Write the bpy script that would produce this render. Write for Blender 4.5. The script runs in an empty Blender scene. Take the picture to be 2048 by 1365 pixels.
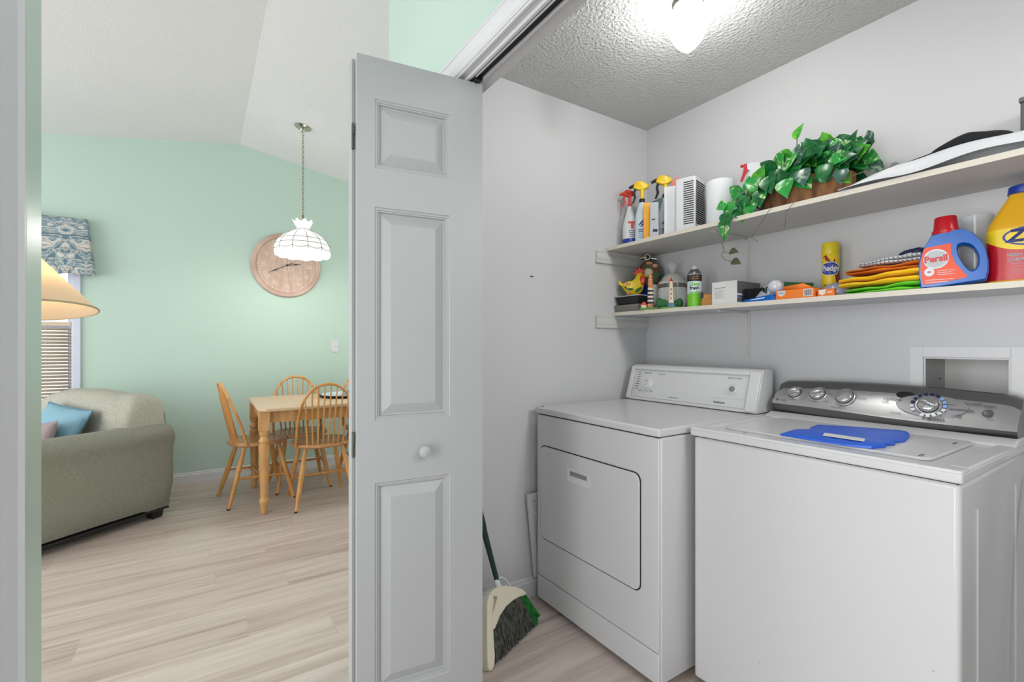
import bpy, math, random
from mathutils import Vector, Matrix
PI = math.pi
random.seed(7)
S = bpy.context.scene
COL = S.collection

# ---------------------------------------------------------------- camera, world, lights, exposure
YAW = 0.5815
cam_data = bpy.data.cameras.new('camera')
cam = bpy.data.objects.new('camera', cam_data); COL.objects.link(cam)
cam_data.sensor_width = 36.0
cam_data.lens = 945.0/2048.0*36.0
cam_data.shift_y = (690.5-682.5)/2048.0
cam_data.clip_start = 0.02
cam.location = (0, 0, 1.205)
cam.rotation_euler = (PI/2, 0, PI/2-YAW)
S.camera = cam

W = bpy.data.worlds.new('world'); S.world = W; W.use_nodes = True
W.node_tree.nodes['Background'].inputs[0].default_value = (0.93, 0.96, 1.0, 1)
W.node_tree.nodes['Background'].inputs[1].default_value = 1.2

S.view_settings.view_transform = 'Standard'
S.view_settings.look = 'None'
S.view_settings.gamma = 1.0
S.view_settings.use_curve_mapping = False
S.view_settings.exposure = 0.45

def area(name, loc, rot, sx, sy, power, col=(1, 1, 1)):
    d = bpy.data.lights.new(name, 'AREA'); d.shape = 'RECTANGLE'; d.size = sx; d.size_y = sy
    d.energy = power; d.color = col
    o = bpy.data.objects.new(name, d); COL.objects.link(o); o.location = loc; o.rotation_euler = rot
    return o
def point(name, loc, power, rad=0.04, col=(1, 1, 1)):
    d = bpy.data.lights.new(name, 'POINT'); d.energy = power; d.shadow_soft_size = rad; d.color = col
    o = bpy.data.objects.new(name, d); COL.objects.link(o); o.location = loc
    return o
# unseen area fills, added to brighten the living area from both sides
area('living_room_fill', (-3.3, -3.4, 1.5), (math.radians(90), 0, 0), 3.2, 1.9, 48, (0.97, 0.98, 1.0))
area('kitchen_fill', (-3.4, 3.2, 1.7), (math.radians(-90), 0, 0), 2.4, 1.6, 22, (1.0, 0.98, 0.96))
sd = area('doorway_fill', (-0.12, -1.35, 1.15), (math.radians(90), 0, 0), 1.0, 1.7, 15, (1.0, 0.99, 0.98)); sd.data.spread = math.radians(120)  # unseen fill added behind the camera, lights the closet through the doorway
cl2 = area('closet_right_fill', (1.0, 1.45, 2.2), (0, math.radians(68), 0), 0.4, 0.4, 4.5, (1.0, 0.99, 0.97)); cl2.data.spread = math.radians(100)  # added fill, no fixture here; lifts the closet's low left wall
area('hall_fill', (0.9, 0.27, 2.5), (0, math.radians(62), 0), 0.6, 0.8, 3, (1.0, 0.985, 0.97))  # unseen fill added at the hall end for the door and dryer

# ---------------------------------------------------------------- materials
def s2l(c):
    c /= 255.0
    return c/12.92 if c <= 0.04045 else ((c+0.055)/1.055)**2.4
def rgb(r, g, b): return (s2l(r), s2l(g), s2l(b), 1)
def base_mat(name, col, rough=0.5, metal=0.0, spec=None):
    m = bpy.data.materials.new(name); m.use_nodes = True
    b = m.node_tree.nodes['Principled BSDF']
    b.inputs['Base Color'].default_value = rgb(*col)
    b.inputs['Roughness'].default_value = rough
    b.inputs['Metallic'].default_value = metal
    if spec is not None: b.inputs['Specular IOR Level'].default_value = spec
    return m
def N(m, t, **kw):
    n = m.node_tree.nodes.new(t)
    for k, v in kw.items(): setattr(n, k, v)
    return n
def L(m, a, b): m.node_tree.links.new(a, b)
def mat(name, col, rough=0.5, metal=0.0, vary=0.06, scale=8.0, bump=0.0, bscale=60.0, spec=None, dist=0.002, detail=3):
    """principled colour with a soft procedural variation and optional bump"""
    m = base_mat(name, col, rough, metal, spec)
    b = m.node_tree.nodes['Principled BSDF']
    tc = N(m, 'ShaderNodeTexCoord')
    nz = N(m, 'ShaderNodeTexNoise'); nz.inputs['Scale'].default_value = scale; nz.inputs['Detail'].default_value = detail
    L(m, tc.outputs['Object'], nz.inputs['Vector'])
    mx = N(m, 'ShaderNodeMix', data_type='RGBA')
    c = rgb(*col)
    mx.inputs[6].default_value = tuple(max(0, v*(1-vary)) for v in c[:3])+(1,)
    mx.inputs[7].default_value = tuple(min(1, v*(1+vary)) for v in c[:3])+(1,)
    L(m, nz.outputs['Fac'], mx.inputs[0]); L(m, mx.outputs[2], b.inputs['Base Color'])
    if bump > 0:
        n2 = N(m, 'ShaderNodeTexNoise'); n2.inputs['Scale'].default_value = bscale; n2.inputs['Detail'].default_value = detail
        L(m, tc.outputs['Object'], n2.inputs['Vector'])
        bp = N(m, 'ShaderNodeBump'); bp.inputs['Strength'].default_value = bump; bp.inputs['Distance'].default_value = dist
        L(m, n2.outputs['Fac'], bp.inputs['Height']); L(m, bp.outputs['Normal'], b.inputs['Normal'])
    return m
def two_tone(name, c1, c2, scale=(1, 1, 1), nscale=5.0, rough=0.5, lo=0.4, hi=0.6, detail=4, bump=0.0, kind='noise', distort=0.0, dist=0.002, rot=(0, 0, 0)):
    m = base_mat(name, c1, rough); b = m.node_tree.nodes['Principled BSDF']
    tc = N(m, 'ShaderNodeTexCoord'); mp = N(m, 'ShaderNodeMapping'); mp.inputs['Scale'].default_value = scale
    mp.inputs['Rotation'].default_value = rot
    L(m, tc.outputs['Object'], mp.inputs['Vector'])
    if kind == 'noise':
        t = N(m, 'ShaderNodeTexNoise'); t.inputs['Scale'].default_value = nscale; t.inputs['Detail'].default_value = detail
        t.inputs['Distortion'].default_value = distort; out = t.outputs['Fac']
    elif kind == 'wave':
        t = N(m, 'ShaderNodeTexWave'); t.inputs['Scale'].default_value = nscale; t.inputs['Distortion'].default_value = distort
        t.inputs['Detail'].default_value = detail; out = t.outputs['Fac']
    else:
        t = N(m, 'ShaderNodeTexVoronoi'); t.inputs['Scale'].default_value = nscale; out = t.outputs['Distance']
    L(m, mp.outputs['Vector'], t.inputs['Vector'])
    r = N(m, 'ShaderNodeValToRGB'); r.color_ramp.elements[0].position = lo; r.color_ramp.elements[1].position = hi
    r.color_ramp.elements[0].color = rgb(*c1); r.color_ramp.elements[1].color = rgb(*c2)
    L(m, out, r.inputs['Fac']); L(m, r.outputs['Color'], b.inputs['Base Color'])
    if bump:
        bp = N(m, 'ShaderNodeBump'); bp.inputs['Strength'].default_value = bump; bp.inputs['Distance'].default_value = dist
        L(m, out, bp.inputs['Height']); L(m, bp.outputs['Normal'], b.inputs['Normal'])
    return m
def glow(name, col, strength, base=(255, 255, 255)):
    m = base_mat(name, base, 0.4); b = m.node_tree.nodes['Principled BSDF']
    b.inputs['Emission Color'].default_value = rgb(*col); b.inputs['Emission Strength'].default_value = strength
    return m
def clear(name, col=(240, 245, 248), alpha=0.3, rough=0.1):
    m = base_mat(name, col, rough); m.node_tree.nodes['Principled BSDF'].inputs['Alpha'].default_value = alpha
    return m

def plank_mat():
    m = base_mat('floor_planks', (190, 176, 166), 0.42); b = m.node_tree.nodes['Principled BSDF']
    tc = N(m, 'ShaderNodeTexCoord'); mp = N(m, 'ShaderNodeMapping'); mp.inputs['Rotation'].default_value = (0, 0, PI/2)
    mp.inputs['Location'].default_value = (0.31, 0.07, 0)
    L(m, tc.outputs['Object'], mp.inputs['Vector'])
    br = N(m, 'ShaderNodeTexBrick'); br.offset = 0.0; br.offset_frequency = 2
    br.inputs['Scale'].default_value = 1.0; br.inputs['Brick Width'].default_value = 1.22; br.inputs['Row Height'].default_value = 0.18
    br.inputs['Mortar Size'].default_value = 0.0012; br.inputs['Mortar Smooth'].default_value = 0.3
    br.inputs['Color1'].default_value = (0.25, 0.25, 0.25, 1); br.inputs['Color2'].default_value = (0.75, 0.75, 0.75, 1)
    br.inputs['Mortar'].default_value = (0.0, 0.0, 0.0, 1)
    # every row of planks is shifted by its own random amount
    sp = N(m, 'ShaderNodeSeparateXYZ'); L(m, mp.outputs['Vector'], sp.inputs[0])
    dv_ = N(m, 'ShaderNodeMath', operation='DIVIDE'); dv_.inputs[1].default_value = 0.18; L(m, sp.outputs['Y'], dv_.inputs[0])
    fl = N(m, 'ShaderNodeMath', operation='FLOOR'); L(m, dv_.outputs[0], fl.inputs[0])
    wn = N(m, 'ShaderNodeTexWhiteNoise', noise_dimensions='1D'); L(m, fl.outputs[0], wn.inputs['W'])
    ml = N(m, 'ShaderNodeMath', operation='MULTIPLY_ADD'); ml.inputs[1].default_value = 1.22; L(m, wn.outputs['Value'], ml.inputs[0]); L(m, sp.outputs['X'], ml.inputs[2])
    cb = N(m, 'ShaderNodeCombineXYZ'); L(m, ml.outputs[0], cb.inputs['X']); L(m, sp.outputs['Y'], cb.inputs['Y'])
    L(m, cb.outputs[0], br.inputs['Vector'])
    def grain(sx, sy, sc, det, dis):
        q = N(m, 'ShaderNodeMapping'); q.inputs['Scale'].default_value = (sx, sy, 1); L(m, mp.outputs['Vector'], q.inputs['Vector'])
        add = N(m, 'ShaderNodeVectorMath', operation='ADD'); L(m, q.outputs['Vector'], add.inputs[0])
        mul = N(m, 'ShaderNodeVectorMath', operation='SCALE'); mul.inputs['Scale'].default_value = 9.0
        L(m, br.outputs['Color'], mul.inputs[0]); L(m, mul.outputs['Vector'], add.inputs[1])
        n = N(m, 'ShaderNodeTexNoise'); n.inputs['Scale'].default_value = sc; n.inputs['Detail'].default_value = det
        n.inputs['Distortion'].default_value = dis
        L(m, add.outputs['Vector'], n.inputs['Vector']); return n.outputs['Fac']
    g1 = grain(0.6, 9, 2.0, 5, 0.8); g2 = grain(3, 70, 2.0, 5, 0.2)
    r = N(m, 'ShaderNodeValToRGB')
    r.color_ramp.elements[0].position = 0.3; r.color_ramp.elements[0].color = rgb(170, 152, 142)
    r.color_ramp.elements[1].position = 0.68; r.color_ramp.elements[1].color = rgb(204, 190, 181)
    e = r.color_ramp.elements.new(0.48); e.color = rgb(192, 177, 168)
    L(m, g1, r.inputs['Fac'])
    m1 = N(m, 'ShaderNodeMix', data_type='RGBA', blend_type='OVERLAY'); m1.inputs[0].default_value = 0.16
    L(m, r.outputs['Color'], m1.inputs[6]); L(m, g2, m1.inputs[7])
    m2 = N(m, 'ShaderNodeMix', data_type='RGBA', blend_type='SOFT_LIGHT'); m2.inputs[0].default_value = 0.30
    L(m, m1.outputs[2], m2.inputs[6]); L(m, br.outputs['Color'], m2.inputs[7])
    L(m, m2.outputs[2], b.inputs['Base Color'])
    bp = N(m, 'ShaderNodeBump'); bp.inputs['Strength'].default_value = 0.12; bp.inputs['Distance'].default_value = 0.001
    L(m, g2, bp.inputs['Height']); L(m, bp.outputs['Normal'], b.inputs['Normal'])
    return m

def damask_mat():
    m = base_mat('valance_damask', (120, 145, 155), 0.85); b = m.node_tree.nodes['Principled BSDF']
    tc = N(m, 'ShaderNodeTexCoord'); sp = N(m, 'ShaderNodeSeparateXYZ'); L(m, tc.outputs['Object'], sp.inputs[0])
    # mirror the pattern every 0.24 m so that it reads as a symmetric medallion
    pp = N(m, 'ShaderNodeMath', operation='PINGPONG'); pp.inputs[1].default_value = 0.12
    ad = N(m, 'ShaderNodeMath', operation='ADD'); ad.inputs[1].default_value = 3.03
    L(m, sp.outputs['Y'], ad.inputs[0]); L(m, ad.outputs[0], pp.inputs[0])
    cb = N(m, 'ShaderNodeCombineXYZ'); L(m, pp.outputs[0], cb.inputs['X']); L(m, sp.outputs['Z'], cb.inputs['Y'])
    n = N(m, 'ShaderNodeTexNoise'); n.inputs['Scale'].default_value = 9; n.inputs['Detail'].default_value = 1.2; n.inputs['Distortion'].default_value = 2.2
    L(m, cb.outputs[0], n.inputs['Vector'])
    r = N(m, 'ShaderNodeValToRGB'); cr = r.color_ramp; cr.interpolation = 'CONSTANT'
    cr.elements[0].position = 0; cr.elements[0].color = rgb(96, 122, 134)
    cr.elements[1].position = 0.5; cr.elements[1].color = rgb(196, 193, 186)
    for p, c in ((0.40, (176, 176, 170)), (0.44, (118, 146, 158)), (0.6, (140, 140, 138)), (0.63, (205, 200, 192))):
        e = cr.elements.new(p); e.color = rgb(*c)
    L(m, n.outputs['Fac'], r.inputs['Fac']); L(m, r.outputs['Color'], b.inputs['Base Color'])
    return m

def leaf_mat(name, c1, c2, lo, hi):
    m = two_tone(name, c1, c2, nscale=38, lo=lo, hi=hi, rough=0.28, detail=2, distort=1.0)
    return m

M = dict(
    green=mat('green_wall_paint', (188, 211, 198), 0.5, vary=0.03, scale=1.3, bump=0.08, bscale=160),
    hallgreen=mat('green_hall_wall_paint', (188, 211, 198), 0.3, vary=0.03, scale=1.3, bump=0.06, bscale=160),
    white=mat('white_wall_paint', (206, 206, 208), 0.6, vary=0.03, scale=1.5, bump=0.06, bscale=160),
    popcorn=mat('textured_ceiling', (206, 207, 206), 0.9, vary=0.02, scale=3, bump=1.0, bscale=75, dist=0.012, detail=4),
    vault=mat('vaulted_ceiling', (226, 226, 228), 0.9, vary=0.02, scale=3, bump=0.45, bscale=90, dist=0.006, detail=4),
    trim=mat('white_trim_paint', (212, 212, 214), 0.35, vary=0.02, scale=4),
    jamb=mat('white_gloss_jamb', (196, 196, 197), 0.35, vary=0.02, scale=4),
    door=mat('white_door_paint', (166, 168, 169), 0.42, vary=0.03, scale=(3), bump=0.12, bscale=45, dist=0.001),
    doorlight=mat('door_edge_paint', (222, 224, 222), 0.5, vary=0.02),
    floor=plank_mat(),
    appliance=mat('appliance_enamel', (205, 205, 207), 0.24, vary=0.012, scale=3, spec=0.3),
    appl2=mat('appliance_plastic', (214, 214, 216), 0.3, vary=0.012, scale=3),
    gap=mat('dark_gap', (38, 38, 38), 0.8),
    black=mat('black_plastic', (22, 23, 26), 0.4),
    blackcloth=mat('black_cloth', (20, 22, 25), 0.95, bump=0.3, bscale=200),
    steel=mat('brushed_steel', (150, 150, 150), 0.3, 1.0, vary=0.05, scale=60),
    dark_steel=mat('dark_hinge_metal', (110, 108, 100), 0.4, 0.9),
    silver=mat('silver_console', (190, 190, 190), 0.3, 0.75, vary=0.02, scale=4),
    silverdark=mat('dark_silver', (120, 120, 120), 0.35, 0.7),
    chromeknob=mat('satin_knob', (200, 200, 200), 0.22, 0.85),
    oak=two_tone('honey_oak', (190, 138, 82), (218, 168, 110), scale=(1, 1, 0.15), nscale=28, rough=0.35, lo=0.3, hi=0.7),
    oaktop=two_tone('pale_oak_top', (204, 172, 138), (222, 192, 160), scale=(1, 0.12, 1), nscale=30, rough=0.3, lo=0.3, hi=0.7),
    chair=two_tone('golden_chair_wood', (188, 130, 66), (216, 160, 94), scale=(1, 1, 0.2), nscale=26, rough=0.3, lo=0.3, hi=0.7),
    chairseat=two_tone('chair_seat_wood', (176, 124, 76), (204, 152, 100), scale=(1, 0.15, 1), nscale=26, rough=0.28, lo=0.3, hi=0.7),
    sofa=two_tone('sage_chenille', (124, 125, 112), (146, 145, 132), scale=(1, 1, 1), nscale=160, rough=0.95, lo=0.3, hi=0.7, bump=0.3, detail=5, dist=0.002),
    cushion=two_tone('sofa_cushion_fabric', (160, 158, 144), (176, 173, 159), nscale=90, rough=0.95, lo=0.35, hi=0.65, bump=0.35, detail=3, dist=0.003),
    bluepil=mat('blue_pillow_fabric', (124, 164, 178), 0.8, vary=0.08, bump=0.2, bscale=120),
    mauve=mat('mauve_pillow_fabric', (150, 132, 134), 0.85, vary=0.08, bump=0.2, bscale=120),
    pinetag=mat('pale_border', (120, 150, 140), 0.8),
    damask=damask_mat(),
    blind=mat('tan_blind_slat', (206, 190, 166), 0.6),
    lav=mat('window_casing_paint', (206, 210, 224), 0.5),
    clockwood=two_tone('whitewashed_clock_wood', (196, 164, 146), (212, 186, 170), scale=(1, 9, 0.7), nscale=3.2, rough=0.7, lo=0.35, hi=0.65),
    clockrim=two_tone('clock_rim_wood', (190, 158, 142), (206, 180, 166), scale=(1, 1, 1), nscale=5, rough=0.7, lo=0.35, hi=0.65),
    clockwhite=mat('clock_numeral_paint', (226, 212, 204), 0.7),
    brass=mat('aged_brass', (140, 125, 88), 0.35, 0.85),
    nickel=mat('polished_nickel', (190, 186, 176), 0.18, 1.0),
    blueplastic=mat('blue_bag_plastic', (10, 92, 214), 0.4, vary=0.1, scale=12, bump=0.3, bscale=25, dist=0.004),
    paper=mat('white_paper', (216, 216, 214), 0.7),
    label=mat('white_label', (206, 218, 226), 0.4),
    whitepl=mat('white_plastic', (214, 216, 219), 0.35),
    cream=mat('cream_plastic', (228, 221, 200), 0.45),
    greenbr=two_tone('green_bristles', (0, 70, 20), (10, 128, 48), scale=(1, 1, 0.05), nscale=140, rough=0.6),
    darkbr=two_tone('grey_bristles', (44, 45, 40), (96, 97, 88), scale=(1, 1, 0.04), nscale=110, rough=0.7),
    darkgreen=mat('dark_green_handle', (14, 54, 36), 0.35),
    shelf=mat('shelf_white_paint', (206, 206, 204), 0.5, vary=0.02),
    shelfedge=mat('shelf_cream_edge', (216, 210, 196), 0.5, vary=0.02),
    yellow=mat('yellow_plastic', (236, 200, 24), 0.35),
    red=mat('red_plastic', (190, 14, 30), 0.3),
    redor=mat('red_orange_trigger', (206, 58, 34), 0.35),
    orange=mat('orange_card', (234, 122, 34), 0.5),
    amberpk=mat('yellow_orange_packet', (242, 172, 38), 0.35),
    blue=mat('blue_print', (18, 52, 150), 0.35),
    navy=mat('navy_print', (18, 28, 70), 0.4),
    detblue=mat('detergent_bottle_blue', (8, 92, 180), 0.22, vary=0.04),
    zepyellow=mat('jug_yellow_plastic', (232, 176, 28), 0.3, vary=0.04),
    zeplabel=mat('jug_label_yellow', (240, 208, 30), 0.35),
    detorange=mat('orange_label', (226, 70, 18), 0.35),
    teal=mat('teal_foil', (120, 150, 148), 0.35, 0.2),
    greyfoil=mat('grey_pouch', (176, 180, 184), 0.35),
    clearpl=clear('clear_plastic', (226, 230, 234), 0.4, 0.12),
    clearglass=clear('clear_glass', (225, 232, 230), 0.35, 0.06),
    frost=mat('pearl_glass_jar', (214, 216, 212), 0.25, vary=0.12, scale=9),
    ygreen=mat('lime_green', (112, 190, 40), 0.4),
    dgreen=mat('tree_green', (20, 92, 46), 0.5, vary=0.25, scale=60),
    lgreen=mat('grass_green_base', (96, 150, 70), 0.6, vary=0.2, scale=60),
    brick=two_tone('painted_brick', (206, 120, 74), (226, 180, 140), nscale=70, rough=0.6),
    ltcream=mat('lighthouse_cream', (228, 212, 180), 0.5),
    ltblue=mat('lighthouse_blue', (88, 126, 150), 0.5),
    floral=two_tone('mosaic_floral_glaze', (112, 58, 58), (92, 108, 78), nscale=26, rough=0.3, kind='voronoi', lo=0.2, hi=0.7),
    amber=mat('amber_jar', (196, 128, 28), 0.3, vary=0.3, scale=40),
    bark=two_tone('bark_basket', (86, 56, 34), (150, 104, 66), scale=(1, 1, 0.2), nscale=22, rough=0.85, bump=0.6, dist=0.006, detail=5),
    stem=mat('vine_stem', (84, 92, 56), 0.6),
    leaf1=leaf_mat('ivy_leaf_deep', (18, 84, 42), (36, 122, 62), 0.4, 0.65),
    leaf2=leaf_mat('ivy_leaf_variegated', (40, 150, 62), (206, 222, 170), 0.56, 0.68),
    leaf3=leaf_mat('ivy_leaf_bright', (58, 150, 40), (110, 190, 60), 0.4, 0.65),
    leafpale=leaf_mat('ivy_leaf_greyed', (60, 96, 84), (150, 176, 150), 0.52, 0.66),
    deadleaf=mat('dried_leaf', (66, 68, 44), 0.8),
    tulle=clear('black_tulle', (40, 38, 46), 0.45, 0.9),
    clothy=mat('yellow_microfibre', (240, 190, 24), 0.95, bump=0.5, bscale=220),
    clotho=mat('orange_microfibre', (222, 120, 26), 0.95, bump=0.5, bscale=220),
    clothg=mat('lime_microfibre', (106, 206, 44), 0.95, bump=0.5, bscale=220),
    clothw=two_tone('striped_white_cloth', (222, 226, 228), (90, 104, 120), scale=(1, 1, 1), nscale=26, rough=0.9, kind='wave', lo=0.86, hi=0.95, distort=1.5),
    roosteryel=mat('rooster_yellow_glaze', (240, 208, 24), 0.22),
    roosterred=mat('rooster_red_glaze', (214, 60, 40), 0.25),
    pink=mat('pink_glaze', (214, 130, 140), 0.3),
    shade=None, globe=glow('lit_glass_globe', (255, 253, 250), 32.0),
    pshade=glow('lit_pendant_glass', (250, 250, 255), 0.32, (240, 240, 240)),
    windowsky=clear('window_glass', (230, 240, 248), 0.12, 0.02),
    lightblue=mat('light_blue_mark', (132, 172, 222), 0.4),
    greyoval=mat('grey_dial_oval', (148, 148, 150), 0.35, 0.4),
    greytext=mat('grey_print', (96, 96, 100), 0.5),
    spot=mat('scuff_mark', (60, 58, 54), 0.8),
)
def shade_mat():
    m = bpy.data.materials.new('lamp_shade_fabric'); m.use_nodes = True; nt = m.node_tree
    b = nt.nodes['Principled BSDF']; b.inputs['Base Color'].default_value = rgb(240, 226, 204); b.inputs['Roughness'].default_value = 0.9
    t = N(m, 'ShaderNodeBsdfTranslucent'); t.inputs[0].default_value = rgb(246, 228, 200)
    mx = N(m, 'ShaderNodeMixShader'); mx.inputs[0].default_value = 0.45
    L(m, b.outputs[0], mx.inputs[1]); L(m, t.outputs[0], mx.inputs[2])
    L(m, mx.outputs[0], nt.nodes['Material Output'].inputs['Surface'])
    return m
M['shade'] = shade_mat()

# ---------------------------------------------------------------- mesh builder
class MB:
    def __init__(s): s.v = []; s.f = []; s.m = []
    def add(s, vs, fs, mi=0, mtx=None, fn=None):
        k = len(s.v)
        for p in vs:
            p = Vector(p)
            if fn: p = Vector(fn(p))
            if mtx is not None: p = mtx @ p
            s.v.append(p)
        for f in fs: s.f.append([k+i for i in f]); s.m.append(mi)
        return s
    def box(s, x0, x1, y0, y1, z0, z1, mi=0, mtx=None):
        v = [(x, y, z) for z in (z0, z1) for y in (y0, y1) for x in (x0, x1)]
        return s.add(v, [(0, 2, 3, 1), (4, 5, 7, 6), (0, 1, 5, 4), (2, 6, 7, 3), (0, 4, 6, 2), (1, 3, 7, 5)], mi, mtx)
    def frustum(s, a, z0, b, z1, mi=0, mtx=None):
        """a, b: (x0,x1,y0,y1) rectangles at z0 and z1"""
        v = [(x, y, z0) for y in a[2:] for x in a[:2]]+[(x, y, z1) for y in b[2:] for x in b[:2]]
        return s.add(v, [(0, 2, 3, 1), (4, 5, 7, 6), (0, 1, 5, 4), (2, 6, 7, 3), (0, 4, 6, 2), (1, 3, 7, 5)], mi, mtx)
    def tube(s, pts, r, n=10, mi=0, mtx=None, cap=True, closed=False):
        pts = [Vector(p) for p in pts]
        if not hasattr(r, '__len__'): r = [r]*len(pts)
        vs = []; fs = []; up = None
        K = len(pts)
        for i, p in enumerate(pts):
            if closed: t = pts[(i+1) % K]-pts[i-1]
            else: t = pts[min(i+1, K-1)]-pts[max(i-1, 0)]
            t.normalize()
            if up is None:
                up = Vector((0, 0, 1)) if abs(t.z) < 0.9 else Vector((1, 0, 0))
            a = t.cross(up)
            if a.length < 1e-6: a = t.cross(Vector((0.3, 1, 0.2)))
            a.normalize(); b = a.cross(t); up = b
            for j in range(n):
                w = 2*PI*j/n
                vs.append(p+(a*math.cos(w)+b*math.sin(w))*r[i])
        for i in range(K if closed else K-1):
            for j in range(n):
                i2 = (i+1) % K
                fs.append((i*n+j, i*n+(j+1) % n, i2*n+(j+1) % n, i2*n+j))
        if cap and not closed:
            fs.append(tuple(reversed(range(n)))); fs.append(tuple((K-1)*n+j for j in range(n)))
        return s.add(vs, fs, mi, mtx)
    def lathe(s, prof, n=32, mi=0, mtx=None, sx=1.0, sy=1.0, cap=True, fn=None):
        vs = []; fs = []
        for (r, z) in prof:
            for j in range(n):
                w = 2*PI*j/n; vs.append((r*math.cos(w)*sx, r*math.sin(w)*sy, z))
        for i in range(len(prof)-1):
            for j in range(n):
                fs.append((i*n+j, i*n+(j+1) % n, (i+1)*n+(j+1) % n, (i+1)*n+j))
        if cap:
            if prof[0][0] > 1e-5: fs.append(tuple(reversed(range(n))))
            if prof[-1][0] > 1e-5: fs.append(tuple((len(prof)-1)*n+j for j in range(n)))
        return s.add(vs, fs, mi, mtx, fn)
    def prism(s, poly, y0, y1, mi=0, mtx=None, inset=None):
        """poly in (x,z), extruded along y; optional bevel inset list"""
        n = len(poly)
        cx = sum(p[0] for p in poly)/n; cz = sum(p[1] for p in poly)/n
        if inset:
            d = inset
            def sh(p, k): return (p[0]+(cx-p[0])*k, p[1]+(cz-p[1])*k)
            rings = [(y0, d*1.0), (y0+(y1-y0)*0.1, d*0.4), (y0+(y1-y0)*0.28, 0), (y0+(y1-y0)*0.72, 0), (y0+(y1-y0)*0.9, d*0.4), (y1, d*1.0)]
        else:
            def sh(p, k): return p
            rings = [(y0, 0), (y1, 0)]
        vs = []; fs = []
        for y, k in rings:
            for p in poly:
                q = sh(p, k); vs.append((q[0], y, q[1]))
        R = len(rings)
        for i in range(R-1):
            for j in range(n):
                fs.append((i*n+j, i*n+(j+1) % n, (i+1)*n+(j+1) % n, (i+1)*n+j))
        fs.append(tuple(range(n))); fs.append(tuple(reversed([(R-1)*n+j for j in range(n)])))
        return s.add(vs, fs, mi, mtx)
    def plate(s, poly, z0, z1, mi=0, mtx=None):
        """poly in (x,y), extruded along z"""
        n = len(poly)
        vs = [(p[0], p[1], z0) for p in poly]+[(p[0], p[1], z1) for p in poly]
        fs = [(j, (j+1) % n, n+(j+1) % n, n+j) for j in range(n)]
        fs += [tuple(reversed(range(n))), tuple(range(n, 2*n))]
        return s.add(vs, fs, mi, mtx)
    def grid(s, fn, nu, nv, mi=0, mtx=None, closeu=False):
        vs = [fn(i/nu, j/nv) for j in range(nv+1) for i in range(nu+1)]
        fs = [(j*(nu+1)+i, j*(nu+1)+i+1, (j+1)*(nu+1)+i+1, (j+1)*(nu+1)+i) for j in range(nv) for i in range(nu)]
        return s.add(vs, fs, mi, mtx)
    def ball(s, c, rx, ry, rz, n=20, m=12, mi=0, mtx=None, e=1.0):
        def sg(x, p): return math.copysign(abs(x)**p, x)
        def fn(u, v):
            a = 2*PI*u; b = -PI/2+PI*v
            return (c[0]+rx*sg(math.cos(b), e)*sg(math.cos(a), e), c[1]+ry*sg(math.cos(b), e)*sg(math.sin(a), e), c[2]+rz*sg(math.sin(b), e))
        return s.grid(fn, n, m, mi, mtx)
    def text(s, body, size, mi=0, mtx=None, fn=None, ext=0.0003, bold=0.0, space=1.0, shear=0.0, sx=1.0):
        """letters in local (x,z) facing -y, centred"""
        cu = bpy.data.curves.new('lettering', 'FONT'); cu.body = body; cu.size = size; cu.extrude = ext
        cu.align_x = 'CENTER'; cu.align_y = 'CENTER'; cu.offset = bold*size; cu.space_character = space; cu.shear = shear
        cu.resolution_u = 3
        ob = bpy.data.objects.new('lettering', cu)
        me = bpy.data.meshes.new_from_object(ob)
        vs = [(p.co.x*sx, -p.co.z, p.co.y) for p in me.vertices]; fs = [tuple(f.vertices) for f in me.polygons]
        s.add(vs, fs, mi, mtx, fn)
        bpy.data.meshes.remove(me); bpy.data.objects.remove(ob); bpy.data.curves.remove(cu)
        return s
    def build(s, name, mats, parent=None, loc=(0, 0, 0), rot=None, smooth=38, bevel=0, seg=2, subsurf=0, solid=0, weld=False):
        me = bpy.data.meshes.new(name)
        me.from_pydata([tuple(v) for v in s.v], [], s.f)
        if not isinstance(mats, (list, tuple)): mats = [mats]
        for m in mats: me.materials.append(M[m] if isinstance(m, str) else m)
        for p, mi in zip(me.polygons, s.m): p.material_index = min(mi, len(mats)-1)
        import bmesh
        bm = bmesh.new(); bm.from_mesh(me)
        if weld: bmesh.ops.remove_doubles(bm, verts=bm.verts, dist=1e-5)
        bmesh.ops.recalc_face_normals(bm, faces=bm.faces); bm.to_mesh(me); bm.free()
        if smooth:
            for p in me.polygons: p.use_smooth = True
            me.set_sharp_from_angle(angle=math.radians(smooth))
        o = bpy.data.objects.new(name, me); COL.objects.link(o)
        if parent: o.parent = parent
        o.location = loc
        if rot: o.rotation_euler = rot
        if subsurf:
            md = o.modifiers.new('subdivision', 'SUBSURF'); md.levels = subsurf; md.render_levels = subsurf
        if solid:
            md = o.modifiers.new('solidify', 'SOLIDIFY'); md.thickness = solid
        if bevel:
            md = o.modifiers.new('bevel', 'BEVEL'); md.width = bevel; md.segments = seg; md.limit_method = 'ANGLE'; md.angle_limit = math.radians(50)
        return o

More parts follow.
